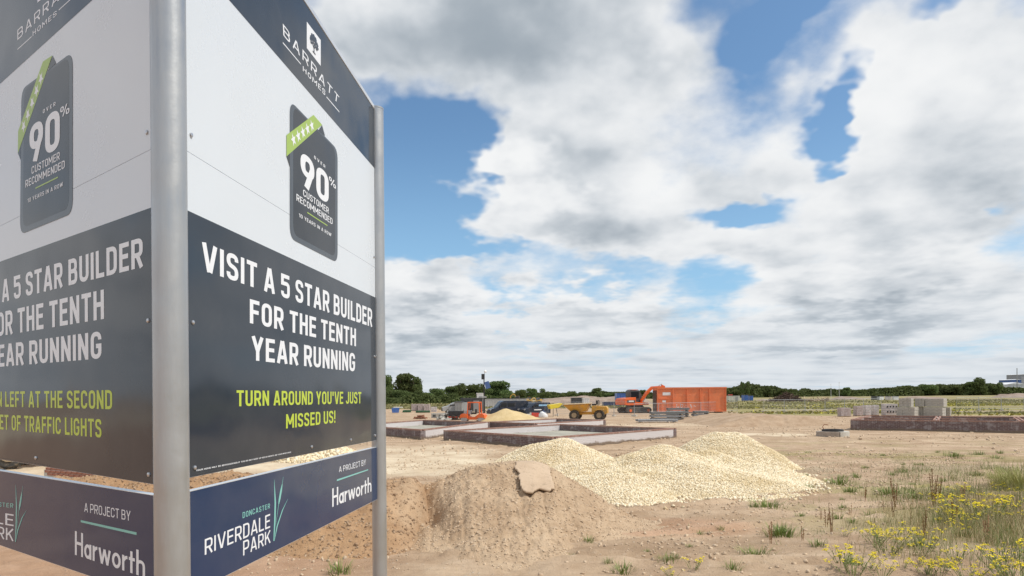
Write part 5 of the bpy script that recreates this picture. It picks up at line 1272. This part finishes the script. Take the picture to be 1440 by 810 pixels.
def trunk_mesh():
    mb = MB().tube([(0, 0, -.4), (.02, 0, .5), (0, .03, 1.2)], [.085, .06, .04], 8)
    for a in (0, 1.6, 3.2, 4.7): mb.tube([(0, 0, .6+.1*a/3), (.28*math.cos(a), .28*math.sin(a), 1.25), (.5*math.cos(a), .5*math.sin(a), 1.6)], [.035, .022, .01], 5)
    me = mb.mesh('trunk'); me.materials.append(M_BARK); return me
TR = trunk_mesh()
def tree(px_, top, w, Y, label, v=0, base=None, group='trees beyond the site'):
    "px_ centre, top pixel row, crown width in px"
    p = at(px_, top, Y); h = p.z; rw = w*1.16/960*Y/2
    o = empty('field_tree', (p.x, Y, 0), rg.uniform(0, 6), label, 'tree', group)
    c = bpy.data.objects.new('crown', crowns[v]); COL.objects.link(c); c.parent = o
    tall = [1.02, 1.2, .9, 1.02, 1.1][v]; hr = min(h*.52, max(h*.40, rw*tall)); c.location = (0, 0, h-hr*1.0); c.scale = (rw, rw, hr/1.05)
    t = bpy.data.objects.new('trunk', TR); COL.objects.link(t); t.parent = o; s = (h-hr)/1.1; t.scale = (s*1.1, s*1.1, s)
    return o
TREES = [(544, 527, 26, 245, 'tall tree partly hidden by the right sign post', 1), (567, 523.5, 36, 250, 'tallest dark tree of the left group, broad crown', 3), (585, 530, 20, 248, 'slim tree on the right shoulder of the tallest tree', 1),
 (546, 545, 30, 225, 'lower bright green bush tree at the left, in front of the tallest trees', 2), (566, 546, 26, 222, 'second low tree in front of the tallest tree', 0), (583, 547, 24, 224, 'third low tree in front of the tall group', 4),
 (599, 548.5, 24, 226, 'low tree in the dip between tall group and long row', 2), (617, 543.5, 28, 230, 'round mid green tree left in the long row', 0), (633, 542, 24, 234, 'dark tree in the middle of the long row', 3),
 (647, 539, 24, 240, 'darker pointed tree just left of the pale one', 1), (665, 536.5, 32, 228, 'pale grey green tree left of the camera mast', 0), (684, 545, 22, 222, 'small tree at the foot of the big dark crown', 4),
 (698, 534.5, 42, 232, 'big dark green tree right of the camera mast', 3), (712, 545, 22, 228, 'low right flank tree of the big dark crown', 2),
 (731, 546, 20, 330, 'left round tree of three behind the yellow excavators', 0), (748, 545.3, 19, 335, 'middle round tree of three behind the yellow excavators', 3), (765, 545.3, 16.5, 335, 'right round tree of three, standing free', 4),
 (804, 548.5, 17, 380, 'bright round tree above the dumper skip', 0), (790, 552.3, 12, 390, 'tiny tree left of the bright round tree', 2), (818, 550.8, 12, 390, 'small dark tree between two round trees', 3), (839.5, 544.8, 20, 370, 'free standing dark round tree above the dumper seat', 3),
 (856, 551, 18, 400, 'low tree right of the dark round tree', 2), (868, 550.5, 14, 400, 'low tree above the blue container', 0), (882, 551, 14, 400, 'low tree left behind the excavator cab', 4), (903, 546.5, 13, 380, 'small tree showing behind the orange boom', 0),
 (1038, 545.5, 20, 420, 'broad low tree just right of the skip end', 2), (1044, 536.5, 7, 410, 'left thin tree with a tiny crown sticking up above the hedge', 1), (1051.5, 536, 9, 410, 'right thin tree with a leaning crown above the hedge', 1),
 (1082, 544.5, 10, 430, 'dark pointed tree in the hedge above the brushwood', 3), (1100, 544.5, 14, 430, 'rounded tree in the hedge above the brushwood', 0), (1190, 544, 12, 470, 'small round tree rising from the hedge above the manhole ring', 3),
 (1306, 538, 26, 520, 'low broad tree in the hedge above the block stacks', 0), (1340, 536.5, 30, 520, 'broad hedge tree left of the dark wood', 2), (1364, 536, 26, 510, 'dark tree at the left end of the dark wood', 3), (1378, 530.5, 20, 505, 'tallest tree of the dark wood at the right', 1),
 (1392, 537, 14, 510, 'small tree behind the blue shed', 0), (1405, 536.5, 15, 505, 'last round tree before the works', 4)]
for x, t, w, Y, lb_, v in TREES: tree(x, t, w, Y, lb_+('' if len(lb_.split()) > 4 else ' beyond the site'), v)
# hedge line and far wood: one leafy mass
def mass(name, segs, label, n, size, seed, depth=12):
    r = np.random.default_rng(seed); P = []
    tot = sum(s[1]-s[0] for s in segs)
    for x0, x1, t0, t1, Y in segs:
        k = int(n*(x1-x0)/tot); u = r.uniform(0, 1, k); xs = x0+(x1-x0)*u
        top = np.array([at(x, t0+(t1-t0)*q, Y).z for x, q in zip(xs, u)]); X = (xs-720)/960*Y
        hh = top*(.38+.95*fbm(X/(Y*.018), X*0+seed, 5, seed)); z = hh*(1-r.uniform(0, 1, k)**1.6)
        P.append(np.stack([X+(720-720), Y+r.uniform(-depth, depth, k)*(1-z/np.maximum(hh, .1)*.6), np.maximum(z, .1)], -1))
    P = np.concatenate(P); V, F = scatter(name, LEAFQ, LEAFF, P, size*r.uniform(.6, 1.4, len(P)), r)
    return tag(link(name, npmesh(name, V, F), M_LEAF), label, None, None, 'stuff')
mass('hedgerow', [(480, 620, 556, 556, 216), (620, 725, 556, 557, 218)], 'hedge growing along the foot of the left row of trees', 12000, .7, 5, 6)
mass('far_hedge', [(720, 800, 553.5, 553.5, 400), (800, 925, 552.8, 552.5, 405), (1020, 1065, 543, 542.5, 430), (1065, 1110, 545.5, 546.5, 440), (1110, 1200, 547.5, 546.8, 480), (1200, 1290, 546, 541.5, 520), (1290, 1345, 541, 538.5, 530), (1345, 1420, 541, 542.5, 515), (1420, 1520, 546, 545, 600)],
     'long dark wood and hedge line along the far edge of the fields', 60000, 1.5, 6, 10)
mass('outlying_woods', [(-400, 480, 545, 550, 300), (1520, 2100, 545, 540, 520)], 'woods continuing on both sides of the view', 16000, 2.2, 7, 10)
# ---------------------------------------------------------------- weeds
def weedmat(name, a, b):
    m, b_, p_ = material(name); rnd = b_.n('ShaderNodeNewGeometry').outputs['Random Per Island']
    b_.put(p_.inputs['Base Color'], b_.mix(rnd, a, b)); p_.inputs['Roughness'].default_value = .7; p_.inputs['Specular IOR Level'].default_value = .3; return m
M_GRASS = weedmat('fresh grass', (.10, .15, .035), (.24, .30, .08)); M_DRY = weedmat('dry grass', (.34, .27, .13), (.50, .42, .24))
M_DOCK = weedmat('dry dock stalks', (.22, .11, .05), (.38, .24, .12)); M_FLOW = weedmat('yellow flowers', (.78, .60, .005), (.90, .74, .02)); M_STEM = weedmat('weed stems', (.13, .17, .05), (.25, .28, .10))
def blade(mb, base, d, L, w, bend):
    p = Vector(base); s = Vector((-d.y, d.x, 0)).normalized() if abs(d.x)+abs(d.y) > .01 else Vector((1, 0, 0))
    up = Vector((0, 0, 1)); pts = []
    for t in (0, .35, .7, 1): pts.append(p+up*L*t*(1-bend*t*.45)+d*L*bend*t*t)
    ws = (w, w*.9, w*.6, w*.06)
    vs = [q for i, c in enumerate(pts) for q in (c-s*ws[i]/2, c+s*ws[i]/2)]
    mb.add(vs, [[0, 1, 3, 2], [2, 3, 5, 4], [4, 5, 7, 6]])
def tuft_mesh(seed, n, H, sp, w=.008):
    r = random.Random(seed); mb = MB()
    for _ in range(n):
        a = r.uniform(0, 6.28); q = sp*r.random()**.7; d = Vector((math.cos(a), math.sin(a), 0)); blade(mb, (q*math.cos(a), q*math.sin(a), -.01), d, H*r.uniform(.4, 1), w*r.uniform(.6, 1.4), r.uniform(.1, .8))
    return mb.mesh('grass_tuft')
def ragwort_mesh(seed, ns, H, sp):
    r = random.Random(seed); mb = MB()
    for _ in range(ns):
        a = r.uniform(0, 6.28); q = sp*r.random()**.6; b = Vector((q*math.cos(a)*.4, q*math.sin(a)*.4, 0)); h = H*r.uniform(.6, 1); lean = Vector((math.cos(a), math.sin(a), 0))*q*.8
        m_ = b+lean*.5+Vector((0, 0, h*.55)); t = b+lean+Vector((0, 0, h)); mb.mat(0).tube([b, m_, t], [.006, .005, .003], 4, False)
        for k in range(int(9*h/.6)+3):     # ragged leaves
            f = r.uniform(.05, .85); p = b.lerp(m_, f*1.8) if f < .55 else m_.lerp(t, (f-.55)*2.2); aa = r.uniform(0, 6.28); dd = Vector((math.cos(aa), math.sin(aa), 0)); blade(mb, p, dd, r.uniform(.05, .12), .018, r.uniform(.8, 1.6))
        for k in range(r.randint(4, 8)):
            aa = r.uniform(0, 6.28); o_ = Vector((math.cos(aa), math.sin(aa), 0))*r.uniform(.01, .09); e = t+o_+Vector((0, 0, r.uniform(-.03, .03)))
            mb.mat(0).tube([m_.lerp(t, .75), e], .0025, 3, False)
            mb.mat(1)
            for _k in range(3):
                c = e+Vector((r.uniform(-.025, .025), r.uniform(-.025, .025), r.uniform(-.006, .014))); rr = r.uniform(.009, .019)
                mb.add([c+Vector((rr*math.cos(x), rr*math.sin(x), -.004 if x else 0)) for x in [2*math.pi*i/6 for i in range(6)]]+[c+Vector((0, 0, .010))], [[i, (i+1) % 6, 6] for i in range(6)])
    return mb.mesh('ragwort')
def dock_mesh(seed, ns, H):
    r = random.Random(seed); mb = MB()
    for _ in range(ns):
        a = r.uniform(0, 6.28); h = H*r.uniform(.6, 1); le = r.uniform(.02, .18); d = Vector((math.cos(a), math.sin(a), 0)); b = d*.03*r.random()
        P = [b, b+d*le*h*.5+Vector((0, 0, h*.5)), b+d*le*h+Vector((0, 0, h))]; mb.tube(P, [.007, .006, .003], 4, False)
        for k in range(46):
            f = r.uniform(.25, 1); p = (P[0].lerp(P[1], f*2) if f < .5 else P[1].lerp(P[2], f*2-1)); o_ = Vector((r.uniform(-1, 1), r.uniform(-1, 1), r.uniform(-.5, 1)))*.018*(1.2-f*.6)
            c = p+o_; s = r.uniform(.006, .014); mb.add([c+Vector((-s, 0, -s)), c+Vector((s, s*.5, -s*.4)), c+Vector((0, -s, s))], [[0, 1, 2]])
    return mb.mesh('dock')
def inst(name, me, mats, p, s, label, cat, group):
    if not me.materials:
        for q in mats: me.materials.append(q)
    o = bpy.data.objects.new(name, me); COL.objects.link(o); o.location = (p[0], p[1], float(gz(p[0], p[1]))-.01); o.rotation_euler = (0, 0, rg.uniform(0, 6.28)); o.scale = (s, s, s*rg.uniform(.9, 1.1))
    return tag(o, label, cat, group)
tufts = [tuft_mesh(i, 70, .22, .14, .009) for i in range(3)]+[tuft_mesh(9, 120, .20, .26, .009)]
TP = [(1182, 679, 1.5, 3), (1137, 688, 1.0, 0), (1205, 671, .8, 1), (1249, 695, 1.3, 3), (1285, 702, 1.1, 3), (1341, 644, 1.5, 3), (1102, 753, 1.3, 1), (1353, 753, 1.0, 0), (1421, 747, 1.3, 1), (1080, 714, 1.4, 3), (1060, 713, .7, 0), (1098, 751, 1.3, 3), (1063, 780, 1.0, 3),
      (875, 803, 1.0, 2), (941, 793, .7, 3), (828, 766, .6, 1), (1310, 642, 1.0, 0), (1375, 640, 1.3, 3), (1400, 646, 1.5, 2), (1242, 643, .7, 0), (1270, 664, .8, 3), (1255, 667, .7, 1), (1295, 655, .8, 0), (1126, 725, .7, 2), (1013, 742, .5, 0), (985, 752, .5, 1), (1220, 722, .9, 1),
      (1150, 770, .8, 2), (1200, 800, .9, 0), (1290, 770, .9, 3), (1330, 700, 1.0, 3), (1375, 668, 1.1, 0), (970, 770, .4, 2), (1030, 803, .8, 1), (800, 782, .5, 0), (910, 778, .4, 2), (855, 795, .5, 1)]
for x, y, s, v in TP: inst('grass_tuft', tufts[v], [M_GRASS], gp(x, y), s, 'low green grass tuft growing on the bare sandy ground', 'grass tuft', 'green grass tufts on the bare ground')
rgt = random.Random(12)
for _ in range(34): inst('grass_tuft', tufts[rgt.randrange(3)], [M_GRASS], gp(rgt.uniform(1130, 1435), rgt.uniform(632, 735)), rgt.uniform(.4, 1.0), 'low green grass tuft', 'grass tuft', 'green grass tufts on the bare ground')
rw = [ragwort_mesh(21, 13, .62, .55), ragwort_mesh(22, 8, .5, .40), ragwort_mesh(23, 20, .7, .85)]
rgp = random.Random(4)
RP = [(rgp.uniform(1290, 1440), rgp.uniform(712, 830), rgp.uniform(.4, .9), rgp.randrange(3)) for _ in range(26)]+[(rgp.uniform(1180, 1300), rgp.uniform(760, 830), rgp.uniform(.3, .6), rgp.randrange(2)) for _ in range(8)]+[(1247, 786, 1.0, 2), (1232, 778, .8, 0), (1262, 768, .7, 1), (1185, 812, 1.0, 1), (1200, 822, 1.0, 0), (1368, 742, 1.1, 2), (1396, 738, 1.2, 2), (1345, 712, .9, 0), (1380, 715, .9, 1), (1420, 733, 1.1, 0), (1330, 812, .6, 1), (1290, 806, .55, 1), (1352, 760, .7, 1), (1438, 832, 1.2, 2), (1425, 822, .8, 0),
      (976, 814, .7, 1), (945, 822, .4, 0), (1240, 825, .6, 0), (1405, 700, .8, 1), (1436, 745, .9, 1), (1330, 735, .7, 1), (1270, 815, .5, 1), (1375, 830, .5, 0)]
for x, y, s, v in RP: inst('ragwort_plant', rw[v], [M_STEM, M_FLOW], gp(x, y-10), s*.52, 'ragwort plant with flat yellow flower heads in the right foreground', 'wild flower', 'yellow ragwort in the right foreground')
dk = [dock_mesh(31, 3, .62), dock_mesh(32, 2, .5), dock_mesh(33, 4, .7)]
DP = [(1170, 746, .9, 0), (1162, 739, .7, 1), (1259, 714, .8, 2), (1243, 718, .6, 1), (1256, 728, .7, 0), (1313, 715, 1.1, 2), (1320, 705, 1.0, 0), (1298, 756, .9, 0), (1342, 736, .9, 1), (1085, 767, .8, 1), (1155, 728, .6, 1), (1216, 705, .6, 0), (1355, 706, .9, 0), (1128, 762, .5, 1), (1196, 722, .5, 1), (1388, 762, .8, 0), (1280, 735, .6, 1)]
for x, y, s, v in DP: inst('dock_stalk', dk[v], [M_DOCK], gp(x, y), s, 'dry reddish dock stalks standing up from the sand', 'weed', 'dry dock stalks')
bush = [tuft_mesh(41, 420, .95, .55, .012), tuft_mesh(42, 300, .6, .5, .010)]
for x, y, s, lb_ in ((1412, 684, .62, 'tall yellow green weed clump at the right edge, left part'), (1437, 690, .8, 'tall yellow green weed clump cut by the right edge')): 
    inst('weed_clump', bush[0], [weedmat('yellow green weeds', (.24, .25, .08), (.46, .44, .17))] , gp(x, y), s, lb_, 'weed clump', None)
def region(x, y):
    if x < 1000: return 'near the foot of the tan mound'
    if y < 668: return 'on the bare ground in front of the right foundation'
    if x < 1150 and y < 735: return 'beside the larger gravel heap'
    if x < 1150: return 'on the reddish bare patch at bottom centre'
    if x > 1320: return 'in the weedy right corner of the view'
    return 'on the sandy ground between gravel heap and weedy corner'
from bpy_extras.object_utils import world_to_camera_view
bpy.context.view_layer.update()
for o in list(COL.objects):
    if o.get('category') in ('grass tuft', 'wild flower', 'weed') and o.get('group'):
        q = world_to_camera_view(SC, camo, o.location); w_ = region(q.x*1440, (1-q.y)*810)
        o['label'] = {'grass tuft': 'low green grass tuft ', 'wild flower': 'yellow flowering ragwort plant ', 'weed': 'dry reddish dock stalks '}[o['category']]+w_
        o['group'] = o['group'].split(' in ')[0].split(' on ')[0]+' '+w_
p_ = gp(478, 806); inst('grass_tuft', tufts[1], [M_GRASS], (p_.x, p_.y), 1.2, 'single small green tuft on brown soil under the sign', 'grass tuft', None)
# ground cover nobody could count: short grass and dry stems, thicker towards the right corner
rng = np.random.default_rng(77)
BL_V = np.array([(-.5, 0, 0), (.5, 0, 0), (.28, .35, .55), (-.28, .35, .55), (0, 1.0, 1.0)]); BL_F = np.array([(0, 1, 2), (0, 2, 3), (3, 2, 4)])
def cover(name, n, box, dens, hmin, hmax, wid, mat, label):
    X = rng.uniform(box[0], box[1], n); Y = rng.uniform(box[2], box[3], n); k = rng.uniform(0, 1, n) < dens(X, Y); X, Y = X[k], Y[k]; m_ = len(X)
    h = rng.uniform(hmin, hmax, m_); S = np.stack([np.full(m_, wid), h*rng.uniform(.1, .6, m_), h], -1)
    V, F = scatter(name, BL_V, BL_F, np.stack([X, Y, gz(X, Y)-.005], -1), S, rng, up=True, tilt=.15)
    tag(link(name, npmesh(name, V, F), mat), label, None, None, 'stuff')
side = lambda X, Y: sstep(X-.30*Y-1.0, 0, 4.5)
cover('short_grass', 90000, (0, 16, 8.4, 26), lambda X, Y: side(X, Y)*.5*(1-.7*sstep(Y, 12.5, 16))*sstep(fbm(X/.7, Y/.6, 4, 81), .54, .68)+.05*sstep(fbm(X/.8, Y/.7, 3, 85), .58, .7), .03, .13, .008, M_GRASS, 'short green weeds scattered over the right foreground')
cover('dry_stems', 110000, (1, 16, 8.4, 22), lambda X, Y: sstep(X-.52*Y-.6*sstep(Y, 12, 16)-.3, -1.0, 2.0)*(1-.92*sstep(Y, 12.5, 15.5))*.8*sstep(fbm(X/1.3, Y/1.3, 4, 87), .40, .62), .08, .42, .006, M_DRY, 'thin dry grass stems in the right corner')
cover('sparse_stems', 40000, (-3, 16, 8.4, 24), lambda X, Y: .03+side(X, Y)*.35*(1-.8*sstep(Y, 12.5, 15.5))*sstep(fbm(X/.9, Y/.8, 4, 89), .42, .62), .02, .10, .007, M_DRY, 'sparse dry stems over the bare ground')
cover('green_stems', 60000, (3, 16, 8.4, 20), lambda X, Y: sstep(X-.50*Y-.2, -.8, 2.2)*.7*sstep(fbm(X/.8, Y/.8, 4, 88), .45, .6), .08, .36, .007, M_STEM, 'green weed stems between the ragwort')
# rough yellow-flowered field beyond the plots
M_FIELDY = weedmat('yellow weed field', (.20, .20, .06), (.52, .46, .06)); M_FIELDG = weedmat('rough field grass', (.18, .18, .07), (.32, .29, .14))
def field(name, n, box, dens, s0, s1, mat, label):
    X = rng.uniform(box[0], box[1], n); Y = box[2]+(box[3]-box[2])*rng.uniform(0, 1, n)**1.6; k = rng.uniform(0, 1, n) < dens(X, Y); X, Y = X[k], Y[k]; m_ = len(X); s = rng.uniform(s0, s1, m_)*(1+Y/200)
    V, F = scatter(name, LEAFQ, LEAFF, np.stack([X, Y, gzm(X, Y)+s*.3], -1), s, rng); tag(link(name, npmesh(name, V, F), mat), label, None, None, 'stuff')
eg = lambda X, Y: sstep(Y-(68-(X-24)*.25), 0, 6)*sstep(X-(Y-70)*.18, 23, 27)
field('yellow_weeds', 45000, (20, 120, 58, 150), lambda X, Y: eg(X, Y)*sstep(fbm(X/16, Y/7, 4, 131), .50, .58), .07, .20, M_FIELDY, 'yellow flowering weeds covering the rough field behind the fence')
field('field_grass', 60000, (20, 130, 60, 220), lambda X, Y: eg(X, Y)*sstep(fbm(X/18, Y/8, 4, 133), .48, .60), .07, .20, M_FIELDG, 'rough grass of the field beyond the plots')
field('left_field_grass', 30000, (-70, 22, 112, 215), lambda X, Y: sstep(fbm(X/22, Y/10, 4, 135), .48, .60), .15, .36, M_FIELDG, 'rough yellow green field before the left trees')
